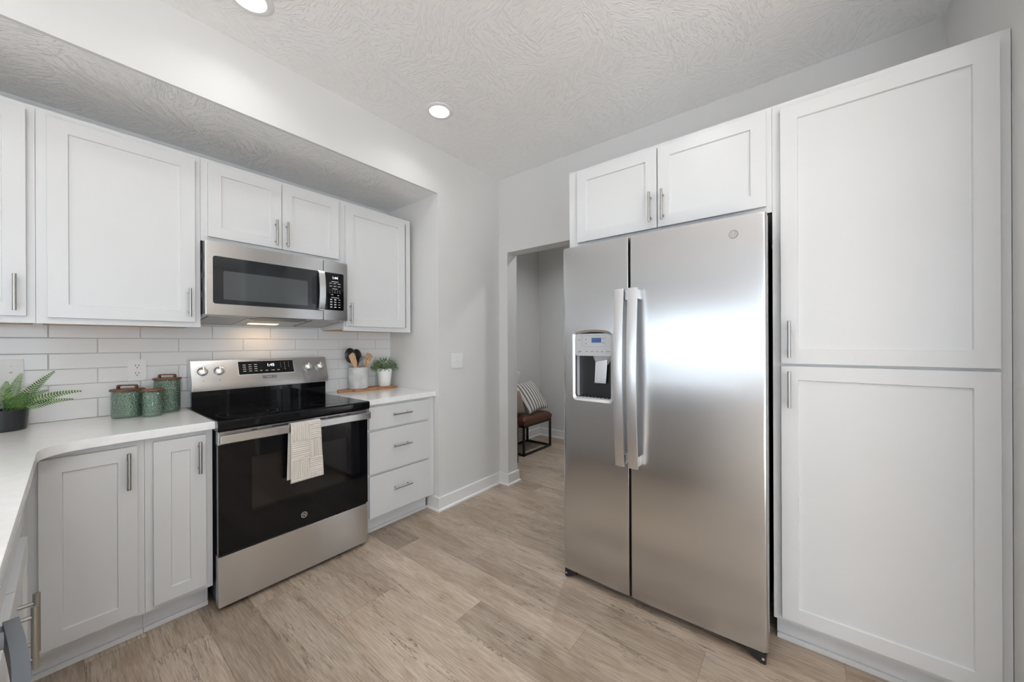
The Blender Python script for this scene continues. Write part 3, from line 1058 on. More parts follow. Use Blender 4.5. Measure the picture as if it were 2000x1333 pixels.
fridge_handle(-2.152, left, 1)
fridge_handle(-2.216, right, -1)
t.part('logo', emblem(frame((front_x(-2.62) - 0.0003, -2.620, 1.727), (0, -1, 0), (0, 0, 1)), 0.0165), NICKEL, right, label='round raised monogram')
for s, y0, y1 in ((1, FY1 - 0.075, FY1 - 0.008), (-1, FY0 + 0.008, FY0 + 0.075)):
    bm = bmesh.new()
    ya, yb = (y1, y0) if s > 0 else (y0, y1)
    prism(bm, [(ya, 0.002), (ya, 0.044), (yb, 0.044), (yb, 0.03), (ya + (yb - ya) * 0.25, 0.002)], 'x', 1.252, 1.36, 0.003)
    ft = t.part('foot', bm, BLACKPLASTIC)
    bm = bmesh.new()
    tube(bm, [(1.2505, ya + (yb - ya) * 0.14, 0.022), (1.2525, ya + (yb - ya) * 0.14, 0.022)], 0.005, 10)
    t.part('screw', bm, SATIN, ft)
for y in (FY1 - 0.06, FY0 + 0.06):
    t.part('hinge_cover', newbox(1.285, 1.42, y - 0.03, y + 0.03, 1.7755, 1.80, 0.006), DARKSTEEL)

# ------------------------------------------------------------------ range
t = Thing('range', 'stainless electric range with black glass cooktop and oven door', 'range', (0.379, -0.35, 0))
RX0, RX1 = 0.002, 0.757
RF = -0.653
bm = newbox(RX0 + 0.004, RX1 - 0.004, -0.60, -0.05, 0.03, 0.866)
t.part('body', bm, DARKSTEEL, label='dark grey side panels')
for x in (RX0 + 0.05, RX1 - 0.05):
    for y in (-0.55, -0.12):
        bm = bmesh.new(); tube(bm, [(x, y, 0.0), (x, y, 0.032)], 0.018, 12)
        t.part('foot', bm, BLACKPLASTIC)
bm = bmesh.new()
prism(bm, [(-0.668, 0.868), (-0.676, 0.880), (-0.676, 0.908), (-0.668, 0.917), (-0.06, 0.917), (-0.06, 0.868)], 'x', RX0 - 0.006, RX1 + 0.004, 0.002)
ck = t.part('cooktop', bm, BLACKGLASS)
BURN = mat('burner_print', (0.14, 0.14, 0.145), 0.2)
for (x, y, rs) in ((0.165, -0.50, (0.135, 0.09)), (0.56, -0.49, (0.105, 0.075)), (0.19, -0.20, (0.08,)), (0.56, -0.20, (0.09,)), (0.378, -0.17, (0.05,))):
    bm = bmesh.new()
    for r in rs:
        lathe(bm, [(r, 0.9173), (r - 0.0025, 0.9173)], (x, y, 0), 56)
    t.part('burner_ring', bm, BURN, ck)
# riser and control panel
t.part('riser', newbox(RX0 + 0.006, RX1 - 0.004, -0.085, -0.05, 0.917, 1.012), BLACKGLASS)
bm = bmesh.new()
prism(bm, [(-0.118, 1.0115), (-0.121, 1.052), (-0.072, 1.187), (-0.020, 1.190), (-0.020, 1.0115)], 'x', RX0 + 0.002, RX1, 0.0015)
cp = t.part('control_panel', bm, STEEL)
q0, q1 = Vector((0, -0.121, 1.052)), Vector((0, -0.072, 1.187))
sl = (q1 - q0).normalized()
nr = Vector((1, 0, 0)).cross(sl)


def slant(x, z, off=0.0):
    s = (z - 1.052) / (1.187 - 1.052)
    p = q0.lerp(q1, s)
    return Vector((x, p.y, p.z)) + nr * off


def slab_on(bm, x0, x1, z0, z1, a, b):
    vs = [bm.verts.new(slant(x, z, h)) for h in (a, b) for z in (z0, z1) for x in (x0, x1)]
    for f in [(0, 2, 3, 1), (4, 5, 7, 6), (0, 1, 5, 4), (2, 6, 7, 3), (0, 4, 6, 2), (1, 3, 7, 5)]:
        bm.faces.new([vs[i] for i in f])


bm = bmesh.new(); slab_on(bm, 0.224, 0.540, 1.090, 1.177, 0, 0.0015)
t.part('display_trim', bm, SATIN, cp)
bm = bmesh.new(); slab_on(bm, 0.228, 0.536, 1.094, 1.173, 0, 0.003)
t.part('display_glass', bm, BLACKGLASS, cp)
fm = lambda x, z, off=0.0032: frame(slant(x, z, off), (1, 0, 0), sl)
t.part('clock_digits', text_bm('1:45', 0.026, fm(0.402, 1.146)), DISPLAY, cp, label='white lit digits 1:45')
bm = bmesh.new()
for i, zz in enumerate((1.152, 1.139, 1.126, 1.113)):
    for j, xx in enumerate((0.258, 0.288, 0.318)):
        slab_on(bm, xx - 0.008, xx + 0.008, zz - 0.0018, zz + 0.0018, 0.003, 0.0034)
for xx, hw in ((0.346, 0.006), (0.377, 0.008), (0.412, 0.010), (0.443, 0.006)):
    slab_on(bm, xx - hw, xx + hw, 1.111, 1.1145, 0.003, 0.0034)
for i, rowt in enumerate(('1 2 3', '4 5 6', '7 8 9', '  0  ')):
    for j, ch in enumerate(rowt[::2] if i < 3 else ' 0 '):
        if ch != ' ':
            join(bm, text_bm(ch, 0.010, fm(0.460 + 0.024 * j, 1.158 - 0.0135 * i)))
t.part('display_print', bm, PRINT, cp)
bm = bmesh.new()
slab_on(bm, 0.350, 0.428, 1.0645, 1.0795, 0, 0.0008)
t.part('badge', bm, GREYPRINT, cp)
bm = emblem(fm(0.357, 1.072, 0.001), 0.0055)
for a, b in ((0.368, 0.404), (0.412, 0.424)):
    slab_on(bm, a, b, 1.070, 1.074, 0.0008, 0.0012)
t.part('badge_print', bm, PRINT, cp)
for x in (0.056, 0.132, 0.629, 0.708):
    bm = bmesh.new()
    lathe(bm, [(0.0, 0.026), (0.012, 0.0258), (0.0195, 0.0225), (0.0225, 0.014), (0.0235, 0.006), (0.0235, 0.003), (0.0, 0.003)], (0, 0, 0), 32)
    box(bm, -0.0042, 0.0042, -0.0215, 0.0215, 0.018, 0.031, 0.002)
    bm.transform(frame(slant(x, 1.124), (1, 0, 0), sl))
    kn = t.part('knob', bm, CHROME, cp)
    bm = bmesh.new()
    lathe(bm, [(0.0255, 0.0), (0.0255, 0.003), (0.0, 0.003)], (0, 0, 0), 32)
    bm.transform(frame(slant(x, 1.124), (1, 0, 0), sl))
    t.part('knob_skirt', bm, BLACKPLASTIC, cp)
for x in (0.056, 0.132, 0.629, 0.708):
    bm = bmesh.new()
    for k in range(9):
        a = math.radians(-210 + 240 * k / 8)
        px_, pz_ = x + 0.033 * math.cos(a), 1.124 - 0.031 * math.sin(a)
        slab_on(bm, px_ - 0.0012, px_ + 0.0012, pz_ - 0.0012, pz_ + 0.0012, 0.0, 0.0004)
    t.part('dial_marks', bm, GREYPRINT, cp)
    bm = bmesh.new(); slab_on(bm, x - 0.002, x + 0.002, 1.068, 1.073, 0.0, 0.0004)
    t.part('index_mark', bm, GREYPRINT, cp)
# oven door
WX0, WX1, WZ0, WZ1 = 0.137, 0.628, 0.436, 0.712
bm = bmesh.new()
ZD0, ZD1, ZST = 0.272, 0.862, 0.800
for x0, x1, z0, z1 in ((RX0, WX0, ZD0, ZST), (WX1, RX1, ZD0, ZST), (WX0, WX1, ZD0, WZ0), (WX0, WX1, WZ1, ZST)):
    box(bm, x0, x1, RF, RF + 0.045, z0, z1)
bmesh.ops.remove_doubles(bm, verts=bm.verts, dist=1e-5)
od = t.part('oven_door', bm, BLACKGLASS)
bm = newbox(RX0, RX1, RF - 0.001, RF + 0.045, ZST, ZD1, 0.002)
tp = t.part('door_top_trim', bm, STEEL, od)
for x0, x1, n in ((0.135, 0.165, 1), (0.225, 0.305, 2), (0.31, 0.39, 2), (0.425, 0.505, 2), (0.51, 0.585, 2), (0.62, 0.655, 1)):
    for k in range(n):
        t.part('vent_slot', newbox(x0, x1 - 0.006, RF - 0.0016, RF, 0.8505 - 0.008 * k, 0.8545 - 0.008 * k), BLACKPLASTIC, od)
t.part('window', newbox(WX0 - 0.001, WX1 + 0.001, RF + 0.001, RF + 0.006, WZ0 - 0.001, WZ1 + 0.001), OVENGLASS, od, label='dark see-through oven window')
bm = bmesh.new()
cav = [(WX0 - 0.03, -0.608, WZ0 - 0.08), (WX1 + 0.03, -0.15, WZ1 + 0.03)]
(xa, ya, za), (xb, yb, zb) = cav
vs = [bm.verts.new((x, y, z)) for z in (za, zb) for y in (ya, yb) for x in (xa, xb)]
for f in [(0, 2, 3, 1), (4, 5, 7, 6), (2, 6, 7, 3), (0, 4, 6, 2), (1, 3, 7, 5)]:
    bm.faces.new([vs[i] for i in f])
ov = t.part('oven_cavity', bm, ENAMEL)
for zr in (0.50, 0.615):
    bm = bmesh.new()
    tube(bm, [(xa + 0.01, -0.585, zr), (xb - 0.01, -0.585, zr)], 0.004, 8)
    tube(bm, [(xa + 0.01, -0.20, zr), (xb - 0.01, -0.20, zr)], 0.004, 8)
    for k in range(17):
        x = xa + 0.02 + (xb - xa - 0.04) * k / 16
        tube(bm, [(x, -0.585, zr + 0.004), (x, -0.2, zr + 0.004)], 0.002, 6)
    t.part('oven_rack', bm, RACK, ov)
bm = bmesh.new()
prism(bm, [(-0.700, 0.811), (-0.705, 0.815), (-0.705, 0.850), (-0.700, 0.854), (-0.690, 0.854), (-0.690, 0.811)], 'x', RX0 - 0.002, RX1 - 0.006, 0.0015)
for x in (RX0 + 0.012, RX1 - 0.022):
    box(bm, x - 0.010, x + 0.010, -0.692, RF, 0.820, 0.846, 0.002)
t.part('handle', bm, STEEL, od, label='flat wide stainless oven handle')
t.part('logo', emblem(frame((0.380, RF - 0.0005, 0.331), (1, 0, 0), (0, 0, 1)), 0.0155), SATIN, od, label='round silver monogram')
bm = newbox(RX0, RX1, RF, RF + 0.05, 0.022, 0.264, 0.002)
t.part('drawer', bm, STEEL, label='stainless storage drawer')
t.part('drawer_gap', newbox(RX0 + 0.006, RX1 - 0.006, RF + 0.012, RF + 0.05, 0.262, 0.275), BLACKPLASTIC)

# towel hanging on the oven handle
bm = bmesh.new()
NX, NZ = 110, 180


def towel_grid(x_of, z0, z1, y_of):
    V_ = [[bm.verts.new((x_of(i / NX, j / NZ), y_of(i / NX, j / NZ), z1 + (z0 - z1) * j / NZ)) for i in range(NX + 1)] for j in range(NZ + 1)]
    for j in range(NZ):
        for i in range(NX):
            bm.faces.new((V_[j][i], V_[j][i + 1], V_[j + 1][i + 1], V_[j + 1][i]))
    return V_


def ribs(s, tt):
    blk = (int(s > 0.58) + int(tt * 3.2)) % 2
    return 0.0026 * math.sin((tt * 56 if blk else s * 34) * PI)


front = towel_grid(lambda s, q: 0.294 + (0.150 + 0.016 * q) * s - 0.004 * q * (1 - s), 0.546, 0.856,
                   lambda s, q: -0.7115 - 0.004 * q - ribs(s, q) - 0.003 * math.sin(3 * s + 2 * q))
back = towel_grid(lambda s, q: 0.292 + 0.146 * s - 0.006 * q, 0.555, 0.856, lambda s, q: -0.6835 + 0.006 * q)
for i in range(NX):
    a_, b_ = front[0][i], front[0][i + 1]; c_, d_ = back[0][i + 1], back[0][i]
    m1 = bm.verts.new((a_.co.x, -0.698, 0.8605)); m2 = bm.verts.new((b_.co.x, -0.698, 0.8605))
    bm.faces.new((a_, b_, m2, m1)); bm.faces.new((m1, m2, c_, d_))
bmesh.ops.remove_doubles(bm, verts=bm.verts, dist=1e-5)
o = finish(bm, 'dish_towel', COTTON, None, (0, 0, 0), 60)
sm = o.modifiers.new('thick', 'SOLIDIFY'); sm.thickness = 0.0035; sm.offset = 0
tagged(o, 'cream ribbed dish towel folded over the oven door handle', 'towel')

# ------------------------------------------------------------------ microwave
t = Thing('microwave', 'stainless over-the-range microwave with black window and keypad', 'microwave', (0.379, -0.2, 1.43))
MX0, MX1, MZ0, MZ1 = 0.002, 0.755, 1.438, 1.826
MF = -0.410
t.part('body', newbox(MX0 + 0.002, MX1 - 0.002, MF + 0.035, -0.004, MZ0 + 0.004, MZ1, 0.003), DARKSTEEL, label='dark grey casing')
for k in range(3):
    t.part('side_slot', newbox(MX0 - 0.001, MX0 + 0.003, -0.372, -0.352, 1.53 + 0.1 * k, 1.56 + 0.1 * k), BLACKPLASTIC)
md = t.part('door', newbox(MX0 + 0.004, 0.5985, MF, MF + 0.035, MZ0, MZ1, 0.004), STEEL)
bm = bmesh.new(); prism(bm, rrect(0.037, 0.5975, 1.498, 1.750, 0.012), 'y', MF - 0.0012, MF + 0.004)
t.part('door_glass', bm, DOORGLASS, md)
bm = bmesh.new(); prism(bm, rrect(0.081, 0.502, 1.523, 1.676, 0.008), 'y', MF - 0.0016, MF + 0.003)
t.part('window', bm, MICROGLASS, md, label='grey mesh viewing window')
t.part('logo', emblem(frame((0.385, MF - 0.0005, 1.791), (1, 0, 0), (0, 0, 1)), 0.012), GREYMETAL, md, label='round raised monogram')
bm = bmesh.new()
n = 20
R = []
for k in range(n + 1):
    s = k / n
    z = 1.499 + (1.752 - 1.499) * s
    y = MF - 0.020 - 0.020 * math.sin(PI * s) ** 0.7
    R.append([bm.verts.new(p) for p in ((0.558, y, z), (0.595, y, z), (0.592, y + 0.013, z), (0.561, y + 0.013, z))])
for A_, B_ in zip(R, R[1:]):
    for k in range(4):
        bm.faces.new((A_[k], B_[k], B_[(k + 1) % 4], A_[(k + 1) % 4]))
bm.faces.new(R[0]); bm.faces.new(list(reversed(R[-1])))
for z in (1.505, 1.746):
    box(bm, 0.562, 0.591, MF - 0.022, MF - 0.0005, z - 0.006, z + 0.006)
t.part('handle', bm, SATIN, md, 25, label='bowed satin vertical handle')
bm = bmesh.new(); prism(bm, rrect(0.528, 0.556, 1.535, 1.715, 0.012), 'y', MF - 0.0018, MF + 0.002)
t.part('finger_recess', bm, BLACKPLASTIC, md)
kp = t.part('keypad_panel', newbox(0.6005, MX1, MF, MF + 0.035, MZ0, MZ1, 0.004), STEEL)
bm = bmesh.new(); prism(bm, rrect(0.6035, 0.7285, 1.505, 1.750, 0.008), 'y', MF - 0.0012, MF + 0.004)
t.part('keypad', bm, BLACKGLASS, kp)
mf = lambda x, z: frame((x, MF - 0.0016, z), (1, 0, 0), (0, 0, 1))
t.part('clock_digits', text_bm('1:44', 0.022, mf(0.671, 1.718)), DISPLAY, kp, label='white lit digits 1:44')
bm = bmesh.new()
b1 = lambda x, z, w_, h: box(bm, x - w_, x + w_, MF - 0.0016, MF - 0.0012, z - h, z + h)
b1(0.670, 1.693, 0.022, 0.0018)
for z in (1.681, 1.663):
    for x in (0.643, 0.670, 0.698):
        b1(x, z, 0.0085, 0.0018)
b1(0.670, 1.646, 0.016, 0.0018)
for r_i, s in enumerate(('12345', '67890')):
    for j, ch in enumerate(s):
        join(bm, text_bm(ch, 0.010, mf(0.638 + 0.016 * j, 1.634 - 0.013 * r_i)))
b1(0.652, 1.607, 0.006, 0.002); b1(0.692, 1.604, 0.006, 0.002)
b1(0.672, 1.588, 0.026, 0.0018)
for i in range(4):
    for j, x in enumerate((0.646, 0.672, 0.699)):
        b1(x, 1.575 - 0.0165 * i, 0.007, 0.0035 if j < 2 else 0.0016)
t.part('keypad_print', bm, PRINT, kp)
# underside, dropping towards the wall
def sag(bm):
    for v in bm.verts:
        v.co.z -= max(0.0, (v.co.y + 0.395) / 0.385) * 0.036
    return bm


bm = newbox(MX0 + 0.004, MX1 - 0.004, MF + 0.016, -0.012, MZ0 - 0.0005, MZ0 + 0.045)
for v in bm.verts:
    if v.co.z < MZ0 + 0.01:
        v.co.z -= max(0.0, (v.co.y + 0.395) / 0.385) * 0.036
t.part('underside', bm, GREYMETAL, label='light grey sloping underside')
ZB_ = MZ0 - 0.001
for x0, x1 in ((0.03, 0.20), (0.55, 0.72)):
    ff = t.part('grease_filter', sag(newbox(x0, x1, -0.36, -0.07, ZB_ - 0.0012, ZB_ + 0.001)), FILTER)
    for a, b, c, d in ((x0 - 0.003, x1 + 0.003, -0.07, -0.064), (x1, x1 + 0.005, -0.36, -0.07), (x0 - 0.005, x0, -0.36, -0.07)):
        t.part('filter_rim', sag(newbox(a, b, c, d, ZB_ - 0.0016, ZB_ + 0.001)), BLACKPLASTIC, ff)
bm = bmesh.new()
prism(bm, [(0.215, -0.33), (0.26, -0.392), (0.50, -0.392), (0.535, -0.33), (0.50, -0.27), (0.26, -0.27)], 'z', ZB_ - 0.0014, ZB_ + 0.001)
t.part('air_vent', sag(bm), BLACKPLASTIC)
t.part('lamp_lens', sag(newbox(0.27, 0.43, -0.15, -0.10, ZB_ - 0.0014, ZB_ + 0.001)), WARMLENS, label='warm glowing cooktop lamp')
lo = area('cooktop_lamp', (0.35, -0.125, MZ0 - 0.034), (0, 0, 0), 0.16, 0.05, 0.28, (1.0, 0.66, 0.36))

# ------------------------------------------------------------------ recessed ceiling lights
for i, (x, y, dim) in enumerate(CAN_SPOTS):
    lab = {0: 'lit round recessed ceiling light with white trim near the corner', 1: 'round recessed ceiling light cut off at the top photo edge'}.get(i, 'unseen round recessed ceiling light out of frame')
    t = Thing('recessed_light', lab, 'ceiling light', (x, y, CEIL), 'recessed ceiling lights')
    bm = bmesh.new()
    lathe(bm, [(0.060, -0.0005), (0.062, -0.007), (0.074, -0.008), (0.086, -0.004), (0.088, -0.0005)], (x, y, CEIL), 48)
    t.part('trim_ring', bm, TRIM)
    bm = bmesh.new()
    lathe(bm, [(0.0, -0.004), (0.0605, -0.004)], (x, y, CEIL), 48)
    t.part('lens', bm, LENS)
    area('recessed_lamp', (x, y, CEIL - 0.006), (0, 0, 0), 0.115, 0.115, CAN_WATTS * dim, (0.945, 0.985, 1.015), 'DISK', math.radians(140))


# unseen bowl uplight, added behind the camera to brighten ceiling and fridge wall
bx, by = -0.4, -3.6
t = Thing('added_uplight', 'unseen white bowl uplight added behind the camera to brighten the ceiling', 'added uplight', (bx, by, CEIL))
bm = bmesh.new()
lathe(bm, [(0.0, 2.020), (0.09, 2.028), (0.17, 2.060), (0.22, 2.115), (0.216, 2.117), (0.165, 2.066), (0.085, 2.036), (0.0, 2.030)], (bx, by, 0), 48)
t.part('uplight_bowl', bm, POTWHITE)
bm = bmesh.new()
lathe(bm, [(0.0, CEIL - 0.03), (0.05, CEIL - 0.028), (0.06, CEIL - 0.001), (0.0, CEIL - 0.0005)], (bx, by, 0), 32)
tube(bm, [(bx, by, 2.03), (bx, by, CEIL - 0.02)], 0.006, 8)
t.part('stem', bm, NICKEL)
area('added_uplight_light', (bx, by, 2.11), (PI, 0, 0), 0.34, 0.34, 20.0, (0.97, 0.985, 1.0), 'DISK')

# ------------------------------------------------------------------ electrical plates
def plate_outlet(x, z, label):
    t = Thing('outlet', label, 'outlet', (x, YB, z))
    y = YB - 0.0022
    bm = bmesh.new(); prism(bm, rrect(x - 0.0355, x + 0.0355, z - 0.0575, z + 0.0575, 0.004), 'y', y - 0.005, y, 0.0015)
    t.part('plate', bm, WHITEPLASTIC)
    for dz in (0.0205, -0.0205):
        bm = bmesh.new()
        prism(bm, rrect(x - 0.017, x + 0.017, z + dz - 0.0145, z + dz + 0.0145, 0.011), 'y', y - 0.0066, y - 0.004)
        rc = t.part('receptacle', bm, WHITEPLASTIC)
        bm = bmesh.new()
        for dx in (-0.0065, 0.0065):
            box(bm, x + dx - 0.0012, x + dx + 0.0012, y - 0.0070, y - 0.006, z + dz + 0.001, z + dz + 0.0085)
        lathe_bm = bmesh.new(); lathe(lathe_bm, [(0.0, 0.0), (0.0025, 0.0), (0.0025, 0.0009), (0, 0.0009)], (0, 0, 0), 12)
        lathe_bm.transform(frame((x, y - 0.0062, z + dz - 0.0075), (1, 0, 0), (0, 0, 1)))
        join(bm, lathe_bm)
        t.part('slots', bm, BLACKPLASTIC, rc)
    bm = bmesh.new(); lathe(bm, [(0.003, 0), (0.0025, 0.001), (0, 0.0012)], (0, 0, 0), 12); bm.transform(frame((x, y - 0.005, z), (1, 0, 0), (0, 0, 1)))
    t.part('screw', bm, WHITEPLASTIC)


def plate_switch(x, y, z, label, hw):
    t = Thing('light_switch', label, 'light switch', (x, y, z))
    bm = bmesh.new(); prism(bm, rrect(x - hw, x + hw, z - 0.060, z + 0.060, 0.004), 'y', y - 0.006, y - 0.0003, 0.0018)
    t.part('plate', bm, WHITEPLASTIC)
    for dx in (-0.023, 0.023):
        bm = newbox(x + dx - 0.005, x + dx + 0.005, y - 0.0075, y - 0.005, z - 0.012, z + 0.012)
        prism(bm, [(y - 0.016, z + 0.002), (y - 0.015, z + 0.008), (y - 0.006, z + 0.006), (y - 0.006, z - 0.004)], 'x', x + dx - 0.004, x + dx + 0.004)
        t.part('toggle', bm, WHITEPLASTIC)
    for dx in (-0.023, 0.023):
        for dz in (-0.03, 0.03):
            b2 = bmesh.new(); lathe(b2, [(0.003, 0), (0.0025, 0.001), (0, 0.0012)], (0, 0, 0), 10); b2.transform(frame((x + dx, y - 0.006, z + dz), (1, 0, 0), (0, 0, 1)))
            t.part('screw', b2, WHITEPLASTIC)


plate_outlet(-0.1995, 1.1455, 'white duplex wall outlet on the tile above the green canisters')
plate_switch(-0.622, YB - 0.002, 1.158, 'white switch plate on the tile behind the fern', 0.058)
plate_switch(1.5345, Y2, 1.145, 'white double toggle light switch on the grey wall', 0.058)


# ------------------------------------------------------------------ counter-top things
def canister(x, y, r, h, label, handle, sx=1.0, rot=0.0):
    t = Thing('canister', label, 'canister', (x, y, CT1), 'green hammered glass canisters')
    bm = bmesh.new()
    lathe(bm, [(0.0, 0.004), (r * 0.90, 0.004), (r * 0.985, 0.012), (r, 0.024), (r, h - 0.01), (r * 0.97, h), (r * 0.92, h), (r * 0.94, h - 0.012), (r * 0.94, 0.026), (r * 0.88, 0.014), (0, 0.012)], (x, y, CT1 - 0.0035), 56)
    t.part('glass_jar', bm, GREENGLASS, smooth=60)
    bm = bmesh.new()
    lathe(bm, [(0, h + 0.001), (r * 1.06, h + 0.001), (r * 1.11, h + 0.004), (r * 1.11, h + 0.009), (r * 1.06, h + 0.012), (0, h + 0.012)], (x, y, CT1 - 0.0035), 56)
    lathe(bm, [(0, h - 0.012), (r * 0.90, h - 0.012), (r * 0.90, h + 0.002), (0, h + 0.002)], (x, y, CT1 - 0.0035), 40)
    lid = t.part('lid', bm, WALNUT, label='round dark wooden lid')
    if handle:
        zt = CT1 - 0.0035 + h + 0.011
        hw = r * 0.72
        path = [(-hw, 0), (-hw, 0.016), (-hw + 0.006, 0.0215), (hw - 0.006, 0.0215), (hw, 0.016), (hw, 0)]
        bm = bmesh.new()
        ca, sa = math.cos(rot), math.sin(rot)
        R_ = []
        inner = [(-hw + 0.0075, 0), (-hw + 0.0075, 0.011), (-hw + 0.011, 0.0145), (hw - 0.011, 0.0145), (hw - 0.0075, 0.011), (hw - 0.0075, 0)]
        pr = path + inner[::-1]
        for d in (-0.007, 0.007):
            R_.append([bm.verts.new((x + p[0] * ca - d * sa, y + p[0] * sa + d * ca, zt + p[1])) for p in pr])
        k = len(path)
        for j in range(k - 1):
            for RR in R_:
                bm.faces.new((RR[j], RR[j + 1], RR[2 * k - 2 - j], RR[2 * k - 1 - j]))
        for j in range(2 * k):
            if True:
                bm.faces.new((R_[0][j], R_[1][j], R_[1][(j + 1) % (2 * k)], R_[0][(j + 1) % (2 * k)]))
        t.part('lid_handle', bm, WALNUT, lid)


canister(-0.246, -0.125, 0.058, 0.136, 'wide green glass canister with an arched wooden lid handle, leftmost of three', True, rot=-0.65)
canister(-0.1645, -0.200, 0.0385, 0.131, 'small green glass canister with a plain flat wooden lid, in front', False)
canister(-0.0925, -0.085, 0.0535, 0.178, 'tallest green glass canister with a wooden lid, nearest the range', True, rot=-0.62)

# fern
fx, fy = -0.615, -0.128
t = Thing('potted_fern', 'green fern in a low black pot at the left edge of the counter', 'plant', (fx, fy, CT1))
bm = bmesh.new()
lathe(bm, [(0, 0.0), (0.060, 0.0), (0.064, 0.004), (0.069, 0.086), (0.069, 0.090), (0.064, 0.090), (0.062, 0.074), (0, 0.074)], (fx, fy, CT1 + 0.0002), 48)
t.part('pot', bm, FERNPOT)
bm = bmesh.new(); lathe(bm, [(0.0625, 0.076), (0.03, 0.080), (0, 0.082)], (fx, fy, CT1), 24)
t.part('soil', bm, SOIL)


def frond(base, az, elev, length, droop, width, roll=0.0):
    bm = bmesh.new()
    n = 26
    p = Vector(base); d = Vector((math.cos(az) * math.cos(elev), math.sin(az) * math.cos(elev), math.sin(elev)))
    pts = [p.copy()]
    step = length / n
    for k in range(n):
        d = (d + Vector((0, 0, -droop * step * (0.5 + k / n)))).normalized()
        p = p + d * step
        pts.append(p.copy())
    tube(bm, pts, [0.0016 - 0.0012 * k / n for k in range(n + 1)], 5)
    for k in range(4, n):
        s = k / n
        tdir = (pts[k + 1] - pts[k - 1]).normalized()
        side = tdir.cross(Vector((0, 0, 1)))
        if side.length < 0.05:
            side = Vector((math.sin(az), -math.cos(az), 0))
        side.normalize()
        up = side.cross(tdir).normalized()
        side, up = side * math.cos(roll) + up * math.sin(roll), up * math.cos(roll) - side * math.sin(roll)
        L = 1.15 * width * (math.sin(min(1, (s - 0.08) / 0.35) * PI / 2)) * (1 - max(0, (s - 0.3)) / 0.72) ** 0.9 + 0.003
        for sg in (-1, 1):
            ld = (side * sg + tdir * 0.35 - up * 0.12).normalized()
            wd = tdir * (length / n) * 0.40
            b0 = pts[k]
            v = [b0 - wd * 0.55, b0 + ld * L * 0.55 - wd + up * 0.0015, b0 + ld * L - up * 0.001, b0 + ld * L * 0.55 + wd * 0.9 + up * 0.0015, b0 + wd * 0.55]
            bm.faces.new([bm.verts.new(q) for q in v])
    return bm


rf = random.Random(11)
specs = [(-0.02, 0.62, 0.225, 3.4, 0.026), (-0.42, 0.40, 0.205, 2.2, 0.026), (0.02, 1.02, 0.215, 1.6, 0.027), (-0.9, 1.25, 0.185, 2.2, 0.028), (-1.15, 0.75, 0.19, 3.6, 0.027),
         (-1.9, 0.85, 0.20, 3.6, 0.028), (2.6, 1.1, 0.18, 2.5, 0.028), (3.2, 0.7, 0.21, 3.6, 0.028), (3.9, 0.9, 0.20, 4, 0.028), (4.3, 0.5, 0.19, 4, 0.028), (-2.6, 0.65, 0.20, 4, 0.028), (2.9, 1.3, 0.17, 3, 0.028), (-0.55, 0.85, 0.16, 4.5, 0.026), (-1.4, 1.2, 0.16, 4, 0.028)]
for az, el, ln, dr_, wd in specs:
    t.part('frond', frond((fx + 0.014 * math.cos(az), fy + 0.014 * math.sin(az), CT1 + 0.078), az, el, ln, dr_, wd, 1.0 * math.cos(az) if abs(math.sin(az)) < 0.8 else 0.35), FERN)

# cutting board with crock and small plant
t = Thing('cutting_board', 'long wooden paddle board lying under the crock and small plant', 'cutting board', (1.08, -0.1, CT1))
bm = bmesh.new()
ol = [(0.838, -0.088), (0.842, -0.098), (0.865, -0.104), (0.90, -0.106), (0.93, -0.115), (0.945, -0.152), (0.965, -0.166), (1.28, -0.184), (1.295, -0.172), (1.30, -0.045), (1.288, -0.032), (0.965, -0.014), (0.945, -0.026), (0.93, -0.055), (0.90, -0.064), (0.865, -0.066), (0.842, -0.072)]
prism(bm, ol, 'z', CT1 + 0.0003, CT1 + 0.020, 0.003)
t.part('board', bm, ACACIA)
ZBD = CT1 + 0.0203
kx, ky = 1.000, -0.096
t = Thing('utensil_crock', 'grey marbled concrete crock holding cooking utensils', 'crock', (kx, ky, ZBD))
bm = bmesh.new()
lathe(bm, [(0, 0), (0.066, 0), (0.0715, 0.006), (0.074, 0.03), (0.074, 0.163), (0.0725, 0.166), (0.066, 0.166), (0.065, 0.16), (0.064, 0.03), (0, 0.025)], (kx, ky, ZBD), 48)
t.part('crock_body', bm, CONCRETE)
ZU = ZBD + 0.027
rim = ZBD + 0.166


def utensil(name, label, foot, top, build):
    t_ = Thing(name, label, 'utensil', (foot[0], foot[1], foot[2]), 'utensils standing in the crock')
    build(t_, Vector(foot), Vector(top))


def blade_frame(foot, top, face=(0.25, -1, 0)):
    z = (top - foot).normalized()
    y = Vector(face); y = (y - z * y.dot(z)).normalized()
    x = y.cross(z)
    return Matrix(((x.x, y.x, z.x, top.x), (x.y, y.y, z.y, top.y), (x.z, y.z, z.z, top.z), (0, 0, 0, 1)))


def ladle_head(M, w_, h, depth, thick=0.003):
    bm_ = bmesh.new()
    n_, m_ = 20, 8
    rings = []
    for j in range(m_ + 1):
        r = j / m_
        rings.append([bm_.verts.new((w_ * r * math.cos(a), depth * (1 - r * r), h * r * math.sin(a) + h * 0.75)) for a in [2 * PI * k / n_ for k in range(n_)]])
    for A_, B_ in zip(rings, rings[1:]):
        for k in range(n_):
            bm_.faces.new((A_[k], B_[k], B_[(k + 1) % n_], A_[(k + 1) % n_]))
    bmesh.ops.remove_doubles(bm_, verts=bm_.verts, dist=1e-6)
    r = bmesh.ops.solidify(bm_, geom=bm_.faces[:], thickness=thick)
    bm_.transform(M)
    return bm_


